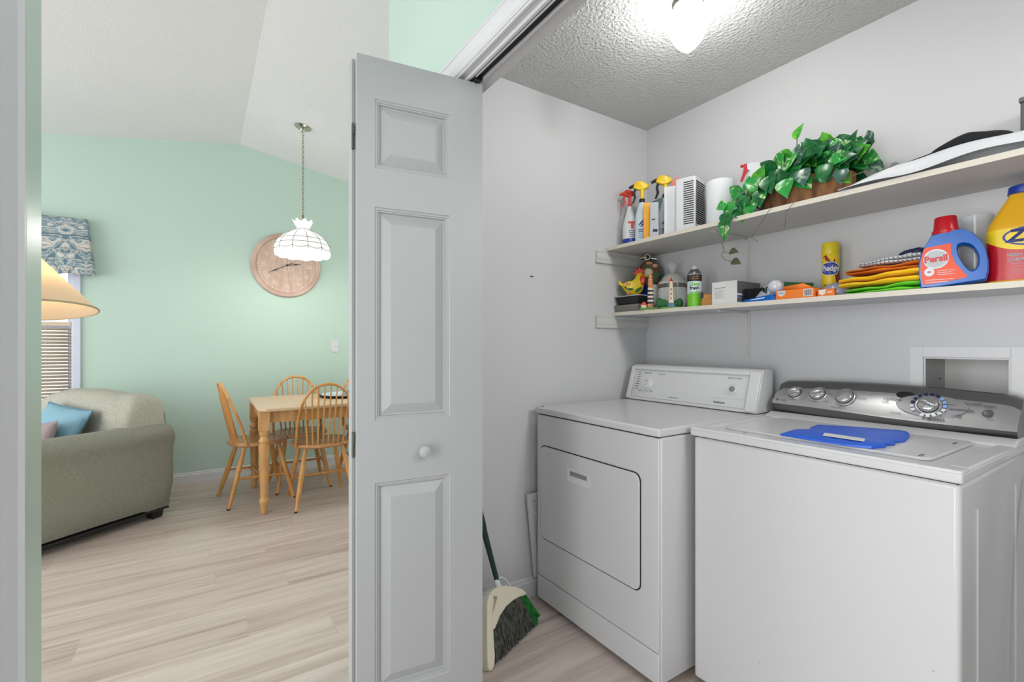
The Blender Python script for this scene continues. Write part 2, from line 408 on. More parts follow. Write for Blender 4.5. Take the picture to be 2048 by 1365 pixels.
def tag(o, label, cat, group=None, kind=None):
    o['label'] = label; o['category'] = cat
    if group: o['group'] = group
    if kind: o['kind'] = kind
    return o
def thing(name, label, cat, loc=(0, 0, 0), rz=0.0, group=None):
    o = bpy.data.objects.new(name, None); COL.objects.link(o); o.empty_display_size = 0.1
    o.location = loc; o.rotation_euler = (0, 0, rz)
    return tag(o, label, cat, group)
def struct(o):
    o['kind'] = 'structure'; return o
def toward(x, y): return math.atan2(-x, y)     # turns a thing's front to the hall it is seen from
def T(x, y, z): return Matrix.Translation((x, y, z))
def R(a, ax): return Matrix.Rotation(a, 4, ax)
def cylmap(r, z=0.0, a0=0.0):
    return lambda p: ((r-p.y)*math.sin(p.x/r+a0), -(r-p.y)*math.cos(p.x/r+a0), p.z+z)
def sarc(cx, cz, rx, rz, a0, a1, n):
    return [(cx+rx*math.cos(math.radians(a0+(a1-a0)*i/n)), cz+rz*math.sin(math.radians(a0+(a1-a0)*i/n))) for i in range(n+1)]
def rrect(x0, x1, z0, z1, r, n=5):
    return sarc(x1-r, z1-r, r, r, 0, 90, n)+sarc(x0+r, z1-r, r, r, 90, 180, n)+sarc(x0+r, z0+r, r, r, 180, 270, n)+sarc(x1-r, z0+r, r, r, 270, 360, n)

# ================================================================ THE SETTING
XL = -1.85; YB = 2.145; ZC = 2.44      # closet: left wall, back wall, ceiling
YH0, YH1 = 0.668, 0.78                 # wall between hall and closet
XF = -5.0                              # far green wall
RID, ZR, SL = 0.296, 3.049, 0.17       # ceiling ridge
def zc(y): return ZR-SL*abs(y-RID)
X1 = 1.3

b = MB(); b.box(-5.12, 1.6, -3.6, 3.5, -0.1, 0); struct(b.build('floor', 'floor', smooth=0))
b = MB()
for y0, y1 in ((-3.6, RID), (RID, 3.5)):
    b.add([(-5.12, y0, zc(y0)), (X1, y0, zc(y0)), (X1, y1, zc(y1)), (-5.12, y1, zc(y1)),
           (-5.12, y0, zc(y0)+.1), (X1, y0, zc(y0)+.1), (X1, y1, zc(y1)+.1), (-5.12, y1, zc(y1)+.1)],
          [(0, 1, 2, 3), (7, 6, 5, 4), (0, 4, 5, 1), (3, 2, 6, 7), (0, 3, 7, 4), (1, 5, 6, 2)])
struct(b.build('ceiling', 'vault', smooth=0))
b = MB(); b.box(XL, X1, YH1, YB, ZC, ZC+0.09); struct(b.build('ceiling_closet', 'popcorn', smooth=0))
# far gable wall, with the window hole
WY0, WY1, WZ0, WZ1 = -1.80, -0.847, 0.60, 2.10
b = MB()
def wx(y0, y1, z0, z1, x0=XF-0.12, x1=XF): b.box(x0, x1, y0, y1, z0, z1)
def gable(y0, y1, z0):
    b.add([(XF, y0, z0), (XF, y1, z0), (XF, y1, zc(y1)), (XF, y0, zc(y0)), (XF-.12, y0, z0), (XF-.12, y1, z0), (XF-.12, y1, zc(y1)), (XF-.12, y0, zc(y0))],
          [(0, 1, 2, 3), (7, 6, 5, 4), (0, 4, 5, 1), (3, 2, 6, 7), (0, 3, 7, 4), (1, 5, 6, 2)])
gable(-3.6, WY0, 0); gable(WY1, RID, 0); gable(RID, 3.5, 0); gable(WY0, WY1, WZ1); wx(WY0, WY1, 0, WZ0)
struct(b.build('wall_far', 'green', smooth=0))
b = MB(); b.box(XF, X1, 3.38, 3.5, 0, 2.5); struct(b.build('wall_kitchen', 'green', smooth=0))
# closet shell
b = MB(); b.box(XL-0.12, XL, YH0, 2.9, 0, 2.45)
b.add([(XL-.12, YH0, 2.45), (XL, YH0, 2.45), (XL, 2.9, 2.45), (XL-.12, 2.9, 2.45), (XL-.12, YH0, zc(YH0)), (XL, YH0, zc(YH0)), (XL, 2.9, zc(2.9)), (XL-.12, 2.9, zc(2.9))],
      [(0, 3, 2, 1), (4, 5, 6, 7), (0, 1, 5, 4), (3, 7, 6, 2), (0, 4, 7, 3), (1, 2, 6, 5)])
# inner (closet) skin is white, the outer faces green
o = b.build('wall_closet_left', ['hallgreen', 'white'], smooth=0); struct(o)
for p in o.data.polygons:
    if p.normal.x > 0.5: p.material_index = 1
VX0, VX1, VZ0, VZ1 = -0.600, -0.382, 0.93, 1.163     # recess for the washer's water box
b = MB(); b.box(XL, VX0, YB, YB+.12, 0, ZC+.05); b.box(VX1, X1, YB, YB+.12, 0, ZC+.05); b.box(VX0, VX1, YB, YB+.12, 0, VZ0); b.box(VX0, VX1, YB, YB+.12, VZ1, ZC+.05)
struct(b.build('wall_closet_back', 'white', smooth=0))
# wall over and beside the closet opening: hall face green, closet face white
OX0, OX1, OZ = -1.43, 0.45, 2.04
b = MB(); b.box(XL, OX0, YH0, YH1, 0, 2.98); b.box(OX0, OX1, YH0, YH1, OZ+0.018, 2.98); b.box(OX1, X1, YH0, YH1, 0, 2.98)
o = b.build('wall_hall_right', ['hallgreen', 'white'], smooth=0); struct(o)
for p in o.data.polygons:
    if p.normal.y > 0.5: p.material_index = 1
b = MB(); b.box(1.18, X1, YH1, YB, 0, ZC); struct(b.build('wall_closet_right', 'white', smooth=0))
# hall wall close on the left with its doorway
HY = -0.14; HX = -0.684; CXL = -0.5575
b = MB(); b.box(HX, -0.497, HY-.115, HY, 0, 2.96); b.box(-0.497, 0.25, HY-.115, HY, 2.06, 2.96); b.box(0.25, X1, HY-.115, HY, 0, 2.96)
struct(b.build('wall_hall_left', 'hallgreen', smooth=0))
# casings
def casing_profile():   # (across, out): outer edge first
    return [(0, 0), (0, .016), (.004, .018), (.010, .018), (.013, .0145), (.030, .012), (.036, .0095), (.040, .011), (.045, .008), (.053, .008), (.057, .005), (.057, 0)]
def casing_run(mb, p0, p1, across, out, mi=0):
    pr = casing_profile(); p0 = Vector(p0); p1 = Vector(p1); a = Vector(across); u = Vector(out); n = len(pr)
    vs = [p0+a*q[0]+u*q[1] for q in pr]+[p1+a*q[0]+u*q[1] for q in pr]
    fs = [(i, (i+1) % n, n+(i+1) % n, n+i) for i in range(n)]+[tuple(range(n)), tuple(reversed(range(n, 2*n)))]
    mb.add(vs, fs, mi)
b = MB(); casing_run(b, (CXL, HY, 0), (CXL, HY, 2.12), (1, 0, 0), (0, 1, 0)); casing_run(b, (CXL, HY, 2.117), (0.33, HY, 2.117), (0, 0, -1), (0, 1, 0))
casing_run(b, (0.33, HY, 0), (0.33, HY, 2.12), (-1, 0, 0), (0, 1, 0))
b.box(-0.497, -0.479, HY-.118, HY, 0, 2.07); b.box(-0.479, 0.25, HY-.118, HY-.002, 2.045, 2.063)
b.box(-0.479, -0.467, HY-.085, HY-.045, 0, 2.045)
struct(b.build('trim_1', 'trim', smooth=30))
b = MB(); casing_run(b, (OX0-.057, YH0, OZ+.06), (OX1+.057, YH0, OZ+.06), (0, 0, -1), (0, -1, 0)); casing_run(b, (OX0-.06, YH0, 0), (OX0-.06, YH0, OZ+.06), (1, 0, 0), (0, -1, 0))
casing_run(b, (OX1+.06, YH0, 0), (OX1+.06, YH0, OZ+.06), (-1, 0, 0), (0, -1, 0))
struct(b.build('trim_2', 'trim', smooth=30))
b = MB(); b.box(OX0-.018, OX1+.018, YH0-.002, YH1+.001, OZ, OZ+.018); b.box(OX0-.018, OX0, YH0-.002, YH1+.001, 0, OZ); b.box(OX1, OX1+.018, YH0-.002, YH1+.001, 0, OZ)
b.box(OX0, OX1, YH0+.020, YH0+.030, OZ-.012, OZ); b.box(OX0, OX1, YH0-.002, YH0+.006, OZ-.004, OZ)
struct(b.build('trim_3', 'trim', smooth=0, bevel=0.0015))
def bprof(z=0.092): return [(0, 0), (.014, 0), (.014, z-.022), (.009, z-.014), (.009, z-.006), (.004, z), (0, z)]
def baseboard(name, p0, p1, out):
    mb = MB(); pr = bprof(); u = Vector(out); p0 = Vector(p0); p1 = Vector(p1); n = len(pr)
    vs = [p0+u*q[0]+Vector((0, 0, q[1])) for q in pr]+[p1+u*q[0]+Vector((0, 0, q[1])) for q in pr]
    mb.add(vs, [(i, (i+1) % n, n+(i+1) % n, n+i) for i in range(n)]+[tuple(range(n)), tuple(reversed(range(n, 2*n)))])
    struct(mb.build(name, 'trim', smooth=20))
baseboard('baseboard_far', (XF, -3.6, 0), (XF, 3.38, 0), (1, 0, 0))
baseboard('baseboard_closet_left', (XL, YH1, 0), (XL, YB, 0), (1, 0, 0))
baseboard('baseboard_closet_back', (XL, YB, 0), (1.18, YB, 0), (0, -1, 0))
baseboard('baseboard_hall', (XL-.12, YH0, 0), (OX0-.06, YH0, 0), (0, -1, 0))

# window on the far wall
win = bpy.data.objects.new('window_1', None); COL.objects.link(win); struct(win); win.location = (XF, -1.32, 0.6)
def w(mb): return mb
cy = -1.32
b = MB()
for (y0, y1, z0, z1) in ((WY1-cy, WY1-cy+.05, -.06, 1.55), (WY0-cy-.05, WY0-cy, -.06, 1.55), (WY0-cy+.0002, WY1-cy-.0002, 1.5, 1.55)): b.box(0, .018, y0, y1, z0, z1)
b.box(.0185, .05, WY0-cy-.07, WY1-cy+.07, -.02, 0.0)
b.build('window_casing', 'lav', win, bevel=0.003)
b = MB(); a0, a1 = WY0-cy, WY1-cy
for (y0, y1, z0, z1) in ((a1-.035, a1, 0, 1.5), (a0, a0+.035, 0, 1.5), (a0+.0352, a1-.0352, 0, .04), (a0+.0352, a1-.0352, 1.46, 1.5), (a0+.0352, a1-.0352, .735, .785)): b.box(-.09, -.05, y0, y1, z0, z1)
b.box(-.049, -.0005, a1-.006, a1-.0005, .0005, 1.499); b.box(-.049, -.0005, a0+.0005, a0+.006, .0005, 1.499)
b.build('sash', 'lav', win)
b = MB(); b.box(-.072, -.068, a0, a1, 0, 1.5); b.build('pane', 'windowsky', win)
bl = tag(bpy.data.objects.new('window_blind', None), 'tan slatted blind covering the lower half of the far window', 'blind'); COL.objects.link(bl)
bl.location = (XF-.03, cy, 0.62)
b = MB()
for k in range(27):
    z = 0.02+k*.0265
    b.add([(-.009, a0+.01, z-.0105), (.009, a0+.01, z+.0095), (.009, a1-.012, z+.0095), (-.009, a1-.012, z-.0105)], [(0, 1, 2, 3)])
b.build('slat', 'blind', bl, solid=0.0012)
b = MB(); b.box(-.014, .014, a0+.01, a1-.012, .735, .765); b.build('headrail', 'blind', bl)
b = MB(); b.box(-.012, .012, a0+.01, a1-.012, 0, .012); b.build('bottom_rail', 'blind', bl)
for y in (a1-.16, a0+.16):
    b = MB(); b.tube([(0, y, 0), (0, y, .74)], .0012, 5); b.build('cord', 'paper', bl)
# valance
b = MB()
va = tag(None or bpy.data.objects.new('curtain_valance', None), 'blue and cream damask valance above the far window', 'curtain'); COL.objects.link(va); va.location = (XF, -1.32, 1.75)
def vf(u, v):
    # u wraps from one return, across the front, to the other return
    y0, y1 = -.56+.02*(1-v), .565
    out = .075+.035*(1-v)
    if u < .08: y = y0-0.02*(1-v); x = .004+out*u/.08
    elif u > .92: y = y1+.05*(1-v); x = .004+out*(1-u)/.08
    else:
        k = (u-.08)/.84; y = y0-0.02*(1-v)+(y1+.05*(1-v)-y0+.02*(1-v))*k; x = .004+out+.006*math.sin(k*22)*(1-v)
    z = .45*v+(.008*math.sin(u*40)*(1-v))+0.012*math.sin(u*6)*v
    return (x, y, z)
b.grid(vf, 90, 14); b.build('fabric', 'damask', va, solid=0.003)
b = MB(); b.box(0.001, .07, -.55, .56, .40, .415); b.build('mounting_board', 'trim', va)

# ---------------------------------------------------------------- bifold closet door
door = bpy.data.objects.new('door_1', None); COL.objects.link(door); struct(door); door.location = (-1.336, .362, 0)
PAN = [(.214, .814), (.989, 1.597), (1.707, 1.903)]
def leaf(width, zt, x0p, x1p):
    """leaf in local x (0..width), front face at y=0 looking to -y, thickness .033"""
    mb = MB(); zb = .012; th = .033
    def q(x0, x1, z0, z1, y=0): mb.add([(x0, y, z0), (x1, y, z0), (x1, y, z1), (x0, y, z1)], [(0, 1, 2, 3)])
    q(0, x0p, zb, zt); q(x1p, width, zb, zt)
    zs = [zb]+[z for p in PAN for z in p]+[zt]
    for i in range(0, len(zs), 2): q(x0p, x1p, zs[i], zs[i+1])
    rings = [(0, 0), (.003, .003), (.007, .003), (.009, .006), (.012, .006), (.015, .0125), (.018, .0135), (.043, .003), (.046, .002)]
    for z0, z1 in PAN:
        vs = []
        for d, y in rings: vs += [(x0p+d, y, z0+d), (x1p-d, y, z0+d), (x1p-d, y, z1-d), (x0p+d, y, z1-d)]
        fs = []
        for i in range(len(rings)-1):
            for j in range(4): fs.append((i*4+j, i*4+(j+1) % 4, i*4+4+(j+1) % 4, i*4+4+j))
        k = (len(rings)-1)*4; fs.append((k, k+1, k+2, k+3)); mb.add(vs, fs)
    # back and edges
    mb.add([(0, 0, zb), (width, 0, zb), (width, th, zb), (0, th, zb), (0, 0, zt), (width, 0, zt), (width, th, zt), (0, th, zt)],
           [(0, 1, 2, 3), (4, 7, 6, 5), (0, 3, 7, 4), (1, 5, 6, 2), (2, 6, 7, 3)])
    return mb
dv = Vector((.051, .372, 0)); wB = dv.length; angB = math.atan2(dv.y, dv.x)
# local x runs from the hall end to the jamb end; local -y must look to +X (the viewer's side)
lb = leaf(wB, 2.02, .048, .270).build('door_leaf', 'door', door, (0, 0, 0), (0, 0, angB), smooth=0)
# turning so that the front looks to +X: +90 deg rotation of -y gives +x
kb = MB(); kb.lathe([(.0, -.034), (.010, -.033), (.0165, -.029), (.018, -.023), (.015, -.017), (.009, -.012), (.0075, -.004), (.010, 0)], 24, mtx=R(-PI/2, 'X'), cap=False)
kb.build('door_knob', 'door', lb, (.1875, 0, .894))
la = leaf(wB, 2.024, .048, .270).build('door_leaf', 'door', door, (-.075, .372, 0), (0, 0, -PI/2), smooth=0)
hb = MB()
for z in (.92, 1.80):
    hb.tube([(-.0375, -.002, z-.036), (-.0375, -.002, z+.036)], .0035, 8)
    hb.box(-.0465, -.0345, -.003, -.001, z-.036, z-.006); hb.box(-.0405, -.0285, -.003, -.001, z+.006, z+.036)
hb.build('hinge', 'dark_steel', door)
tb = MB()
for y0, y1, z0, z1 in ((.034, .037, -.014, 0), (.060, .063, -.014, 0), (.034, .063, -.002, 0)):
    tb.box(OX0+1.336, OX1+1.336, YH0+y0-.362, YH0+y1-.362, OZ+z0, OZ+z1)
tb.box(OX0+1.336, OX1+1.336, YH0+.037-.362, YH0+.060-.362, OZ-.004, OZ-.002, 1)
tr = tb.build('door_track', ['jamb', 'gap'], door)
pb = MB(); pb.tube([(.045, .352, 2.018), (.045, .352, 2.034)], .006, 8); pb.box(.03, .066, .340, .362, 2.020, 2.030); pb.build('roller_pin', 'black', door)

# ---------------------------------------------------------------- closet ceiling light
t = thing('ceiling_light', 'lit clear glass globe on a chrome fitter, closet ceiling', 'ceiling light', (-1.060, 1.445, ZC))
b = MB(); b.lathe([(.058, 0), (.060, -.008), (.057, -.022), (.050, -.03), (.05, -.045), (.047, -.045)], 32, cap=False); b.build('fitter', 'nickel', t)
b = MB(); gp = [(.043, -.030), (.046, -.045), (.060, -.066), (.066, -.090), (.062, -.120), (.048, -.152), (.026, -.178), (.012, -.184), (.010, -.190), (.0001, -.193)]
b.lathe(gp, 32, cap=False, fn=lambda p: (p.x*(1+.03*math.cos(12*math.atan2(p.y, p.x))), p.y*(1+.03*math.cos(12*math.atan2(p.y, p.x))), p.z)); b.build('glass_globe', 'globe', t)

# ================================================================ SHELVES
US, LS = 1.727, 1.381
t = thing('wall_shelf', 'upper white wooden shelf holding sprays and the ivy basket', 'shelf', (XL, YB, US), 0, 'closet shelves')
b = MB(); b.box(.001, 3.03, -.330, -.001, -.018, 0); b.build('board', 'shelf', t, bevel=.0015)
b = MB(); b.box(.001, 3.03, -.3315, -.330, -.018, 0); b.build('front_edge', 'shelfedge', t)
t = thing('wall_shelf', 'lower white wooden shelf holding the rooster and detergent', 'shelf', (XL, YB, LS), 0, 'closet shelves')
b = MB(); b.box(.001, 3.03, -.277, -.001, -.018, 0); b.build('board', 'shelf', t, bevel=.0015)
b = MB(); b.box(.001, 3.03, -.2785, -.277, -.018, 0); b.build('front_edge', 'shelfedge', t)
def cleat(z, lab):
    mb = MB(); pr = [(0, 0), (.012, 0), (.014, .006), (.012, .012), (.016, .022), (.016, .040), (.012, .05), (.016, .058), (.016, .066), (0, .066)]
    n = len(pr); y0, y1 = 1.742, YB-.001
    vs = [(p[0]+.0005, y0-YB, p[1]-.067) for p in pr]+[(p[0]+.0005, y1-YB, p[1]-.067) for p in pr]
    mb.add(vs, [(i, (i+1) % n, n+(i+1) % n, n+i) for i in range(n)]+[tuple(range(n)), tuple(reversed(range(n, 2*n)))])
    o = mb.build('shelf_cleat', 'shelf', loc=(XL, YB, z-.018), smooth=30); tag(o, lab, 'shelf support', 'moulded shelf cleats')
cleat(US, 'white moulded cleat under the left end of the upper shelf')
cleat(LS, 'white moulded cleat under the left end of the lower shelf')
def bracket(x, z, lab, dep):
    t = thing('shelf_bracket', lab, 'bracket', (x, YB, z-.018), 0, 'steel shelf brackets')
    mb = MB(); mb.box(-.012, .012, -.004, -.0005, -.215, -.0005); mb.box(-.004, .004, -.009, -.003, -.205, -.01)
    mb.box(-.010, .010, -dep, -.002, -.004, -.0005); mb.box(-.003, .003, -dep+.01, -.006, -.010, -.003)
    mb.build('bracket_arm', 'shelf', t, bevel=.001)
    for zz in (-.025, -.20):
        mb = MB(); mb.lathe([(.004, 0), (.0035, .002), (.0001, .003)], 10, mtx=T(0, -.0045, zz) @ R(PI/2, 'X'), cap=False); mb.build('screw', 'dark_steel', t)
bracket(-1.247, US, 'white metal bracket below the upper shelf', .27)
bracket(-1.247, LS, 'white metal bracket below the lower shelf', .24)

# ================================================================ DRYER
DX0, DX1, DY0, DZ = -1.800, -1.084, 1.325, .914
t = thing('clothes_dryer', 'white front-loading dryer with a drop door, left of washer', 'dryer', (DX0, DY0, 0))
Wd = DX1-DX0
b = MB(); b.box(0, Wd, .006, .74, .02, DZ-.033); b.build('cabinet', 'appliance', t, bevel=.008, seg=3)
b = MB(); b.box(.004, Wd-.004, -.001, .0055, .13, DZ-.034); b.build('front_panel', 'appliance', t, bevel=.003)
b = MB(); b.box(.004, Wd-.004, -.001, .0055, .02, .127); b.build('toe_panel', 'appliance', t, bevel=.003)
b = MB(); b.box(.01, Wd-.01, .004, .72, DZ-.036, DZ-.028); b.build('seam', 'gap', t)
b = MB(); b.box(-.004, Wd+.004, -.010, .735, DZ-.029, DZ); b.build('top', 'appliance', t, bevel=.007, seg=3)
# door
b = MB(); po = rrect(.033, .633, .310, .742, .03); b.prism(po, -.0035, .004, 0); dgap = b.build('door_gap', 'gap', t)
b = MB(); po = rrect(.037, .629, .314, .738, .028)
hx0, hx1, hz0, hz1 = .232, .372, .622, .682
b.prism(po, -.008, .0, 0); dd = b.build('door', 'appliance', t, bevel=.003)
b = MB()
fr = [(hx0, hx1, hz0, hz1, -.0115), (hx0+.006, hx1-.006, hz0+.006, hz1-.006, -.0115), (hx0+.010, hx1-.010, hz0+.010, hz1-.010, -.0095), (hx0+.016, hx1-.016, hz0+.016, hz1-.013, -.0093)]
vs = []
for (xa, xb, za, zb, y) in [(hx0, hx1, hz0, hz1, -.008)]+fr: vs += [(xa, y, za), (xb, y, za), (xb, y, zb), (xa, y, zb)]
fs = [(i*4+j, i*4+(j+1) % 4, i*4+4+(j+1) % 4, i*4+4+j) for i in range(len(fr)) for j in range(4)]
k = len(fr)*4; fs.append((k, k+1, k+2, k+3)); b.add(vs, fs)
b.box(hx0+.018, hx1-.018, -.0102, -.0094, hz0+.026, hz1-.015, 1)
b.build('door_handle', ['appl2', 'greyoval'], dd, smooth=20)
# console, front leaning back
b = MB(); z0 = DZ+.003; z1 = 1.100; yf0, yf1, yb = .600, .665, .735
pr = [(yf0, z0), (yf0+.003, z0+.012), (yf1-.012, z1-.012), (yf1-.004, z1-.002), (yf1+.006, z1), (yb-.004, z1), (yb, z1-.006), (yb, z0)]
n = len(pr)
vs = [(0, p[0], p[1]) for p in pr]+[(Wd, p[0], p[1]) for p in pr]
b.add(vs, [(i, (i+1) % n, n+(i+1) % n, n+i) for i in range(n)]+[tuple(range(n)), tuple(reversed(range(n, 2*n)))])
con = b.build('console', 'appl2', t, bevel=.004, smooth=40)
# local frame of the sloping face
ca = math.atan2(yf1-yf0-.015, z1-z0-.024); FM = T(0, yf0+.003-.0005, z0+.012) @ R(-ca, 'X')     # x across, z up the face, -y out
FH = (z1-z0-.024)/math.cos(ca)
b = MB(); b.box(.034, Wd-.054, -.0025, .001, .004, FH-.026)
b.build('control_panel', 'appl2', con, smooth=20, bevel=.001); b_ = con.children[0]; b_.matrix_local = FM
for x0, x1 in ((0.001, .028), (Wd-.048, Wd-.001)):
    b = MB(); b.frustum((x0, x1, -.0, .004), 0, (x0, x1, -.009, -.001), .02) if False else b.box(x0, x1, -.010, .001, -.008, FH+.002); o = b.build('end_cap', 'appl2', con, bevel=.004, seg=3); o.matrix_local = FM
b = MB(); b.box(.0285, Wd-.0485, -.007, .001, FH-.016, FH+.002); o = b.build('top_ledge', 'appl2', con, bevel=.003, seg=3); o.matrix_local = FM
b = MB(); b.lathe([(.036, 0), (.036, .008), (.028, .010), (.026, .018), (.024, .020), (.0001, .020)], 32, mtx=R(PI/2, 'X'), cap=False); b.box(-.007, .007, -.030, -.018, -.024, .024)
b.box(-.0015, .0015, -.031, -.029, .008, .024, 1)
o = b.build('timer_knob', ['appl2', 'gap'], con, bevel=.0015); o.matrix_local = FM @ T(.130, -.003, FH*.45) @ R(.8, 'Y')
b = MB(); b.lathe([(.021, 0), (.021, .007), (.017, .009), (.012, .007), (.0001, .007)], 28, mtx=R(PI/2, 'X'), cap=False); b.lathe([(.0115, .0072), (.0115, .013), (.0001, .014)], 24, 1, mtx=R(PI/2, 'X'), cap=False)
o = b.build('start_button', ['appl2', 'greyoval'], con); o.matrix_local = FM @ T(.600, -.0035, FH*.50)
b = MB()
for i in range(8):
    a = 20+i*2; b.box(.045+i*.001, .070, -.0034, -.0028, FH*.28+i*.0125, FH*.28+i*.0125+.003)
o = b.build('scale_mark', 'greytext', con, smooth=0); o.matrix_local = FM
for s_, sz, x, k, mi, kw in (('TIMED DRY', .010, .115, .80, 'greytext', {}), ('AUTO DRY', .009, .205, .78, 'greytext', {}), ('AIR', .009, .160, .22, 'greytext', {}), ('OFF', .009, .085, .22, 'greytext', {}),
                             ('PUSH TO START', .009, .600, .80, 'greytext', {}), ('HEAVY DUTY', .009, .30, .10, 'greytext', {'shear': .2}), ('Kenmore', .014, .545, .12, 'gap', {'bold': .02})):
    b = MB(); b.text(s_, sz, mtx=T(x, -.0028, FH*k), **kw); o = b.build('lettering', mi, con, smooth=0); o.matrix_local = FM
b = MB(); pl = rrect(.470, .655, FH*.24, FH*.74, .012); b.prism(pl, -.0032, -.002); b.prism(rrect(.472, .653, FH*.25, FH*.73, .012), -.0036, -.003)
o = b.build('button_plate', 'appl2', con); o.matrix_local = FM
b = MB(); b.lathe([(.006, 0), (.006, .004), (.0001, .005)], 12, mtx=T(.02, .02, DZ), cap=False); b.build('bumper', 'greyoval', t)

# ================================================================ WASHER
WX0, WX1, WY = -1.058, -.342, 1.472
Ww = WX1-WX0
t = thing('washing_machine', 'white top-loading washer with silver control console', 'washing machine', (WX0, WY, 0))
b = MB(); b.box(.002, Ww-.002, 0, .655, .02, DZ-.034); b.build('cabinet', 'appliance', t, bevel=.012, seg=4)
b = MB(); 
for y in (.125, .50): b.box(Ww-.003, Ww+.001, y, y+.004, .05, .80)
b.build('side_rib', 'appliance', t, bevel=.001)
b = MB(); b.box(.008, Ww-.008, .006, .64, DZ-.037, DZ-.03); b.build('seam', 'gap', t)
# top deck with a lid well: rim, then lowered ring, rising toward the back
zt = DZ
b = MB()
b.box(-.004, Ww+.004, -.012, .66, DZ-.031, DZ-.006)
b.box(-.004, Ww+.004, -.012, .045, DZ-.01, DZ); b.box(-.004, .035, .045, .47, DZ-.01, DZ); b.box(Ww-.035, Ww+.004, .045, .47, DZ-.01, DZ)
b.add([(-.004, .47, DZ-.01), (Ww+.004, .47, DZ-.01), (Ww+.004, .66, DZ-.01), (-.004, .66, DZ-.01), (-.004, .47, DZ), (Ww+.004, .47, DZ), (Ww+.004, .52, DZ+.014), (-.004, .52, DZ+.014), (Ww+.004, .66, DZ+.014), (-.004, .66, DZ+.014)],
      [(0, 3, 2, 1), (0, 1, 5, 4), (4, 5, 6, 7), (7, 6, 8, 9), (9, 8, 2, 3), (0, 4, 7, 9, 3), (1, 2, 8, 6, 5)])
b.build('top_deck', 'appliance', t, bevel=.006, seg=3)
b = MB(); b.prism([(x, z) for x, z in rrect(.075, .640, .065, .455, .03)], 0, .0085, mtx=Matrix(((1, 0, 0, 0), (0, 0, 1, 0), (0, 1, 0, DZ-.0055), (0, 0, 0, 1))))
lid = b.build('lid', 'appliance', t, bevel=.003, seg=3)
for (x, y) in ((.575, .105), (.575, .085), (.575, .36), (.575, .38)):
    b = MB(); b.lathe([(.004, 0), (.003, .002), (.0001, .0025)], 10, mtx=T(x+.04, y, DZ+.0025), cap=False); b.build('lid_bumper', 'spot', t)
b = MB(); b.lathe([(.005, 0), (.004, .0015), (.0001, .002)], 12, mtx=T(.175, .028, DZ), cap=False); b.build('bleach_mark', 'greyoval', t)
# console: silver bowed face with dark lower lip and dark end cap
NU = 40
def cface(x):          # bottom edge of the silver face sweeps down to the right
    k = x/Ww
    return .030-.024*(1/(1+math.exp(-(k-.38)*9)))
def ctop(x):
    k = x/Ww
    return 1.052+.014*math.sin(PI*min(1, k*1.0))-.002*k
b = MB(); zb = DZ+.0145
rows = []
for i in range(NU+1):
    x = .002+(Ww-.004)*i/NU; k = i/NU
    zl = zb+.001; zs = zl+.034-.014*(1/(1+math.exp(-(k-.42)*9))); zt_ = ctop(x)
    if k < .04: zt_ -= .010*(1-k/.04)**2
    if k > .95: zt_ -= .012*((k-.95)/.05)**2
    bow = .018*math.sin(PI*k)
    y0 = .530-bow*.6
    rows.append([(x, y0+.012, zl), (x, y0-.002, zs-.004), (x, y0-.006, zs), (x, y0-.002, zs+.006), (x, y0+.022, zs+(zt_-zs)*.45), (x, y0+.050, zt_-.030), (x, y0+.066, zt_-.006), (x, y0+.082, zt_), (x, .648, zt_-.004), (x, .655, zt_-.02), (x, .655, zl)])
n = len(rows[0]); vs = [p for r_ in rows for p in r_]; fs = []; 
for i in range(NU):
    for j in range(n-1):
        fs.append((i*n+j, (i+1)*n+j, (i+1)*n+j+1, i*n+j+1))
# split materials by band
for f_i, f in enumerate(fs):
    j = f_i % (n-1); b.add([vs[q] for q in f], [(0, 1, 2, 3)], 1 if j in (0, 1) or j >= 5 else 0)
b.add(rows[0], [tuple(range(n))], 1); b.add(rows[-1], [tuple(reversed(range(n)))], 1)
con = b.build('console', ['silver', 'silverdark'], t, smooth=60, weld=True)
b = MB(); b.box(.002, Ww-.004, .532, .60, DZ+.011, DZ+.0165); b.build('console_seam', 'gap', t)
def cm(x, h):          # matrix on the console face: h = 0 bottom .. 1 top
    k = x/Ww; i = min(NU, max(0, int(round(k*NU)))); r_ = rows[i]
    p0 = Vector(r_[3]); p1 = Vector(r_[5]); p = p0.lerp(p1, h); pm = Vector(r_[4])
    p = p0.lerp(pm, h/.45) if h < .45 else pm.lerp(p1, (h-.45)/.55)
    a = math.atan2(p1.y-p0.y, p1.z-p0.z)
    return T(x, p.y, p.z) @ R(math.atan(-.0108*PI/Ww*math.cos(PI*k)), 'Z') @ R(-a, 'X')
def wknob(x, h, r, ang, name='dial_knob', pointer=False):
    mb = MB(); mb.lathe([(r*1.35, 0), (r*1.35, .002), (r*1.2, .004), (r*1.05, .003)], 32, mtx=R(PI/2, 'X'), cap=False)
    mb.lathe([(r*1.05, .003), (r, .012), (r*.85, .016), (.0001, .017)], 32, mtx=R(PI/2, 'X'), cap=False)
    if pointer: mb.frustum((-r*.10, r*.10, -r*1.15, r*.9), 0, (-r*.02, r*.02, -r*1.1, r*.8), .014, mtx=R(ang, 'Y') @ T(0, -.012, 0) @ R(PI/2, 'X'))
    else:
        mb.ball((0, 0, 0), r*.95, .012, r*.30, 20, 10, mtx=T(0, -.016, 0) @ R(ang, 'Y'))
    mb.lathe([(r*1.07, .0035), (r*1.12, .0032), (r*1.12, .0045), (r*1.07, .0045)], 32, 1, mtx=R(PI/2, 'X'), cap=False)
    o = mb.build(name, ['chromeknob', 'gap'], con, smooth=45); o.matrix_local = cm(x, h); return o
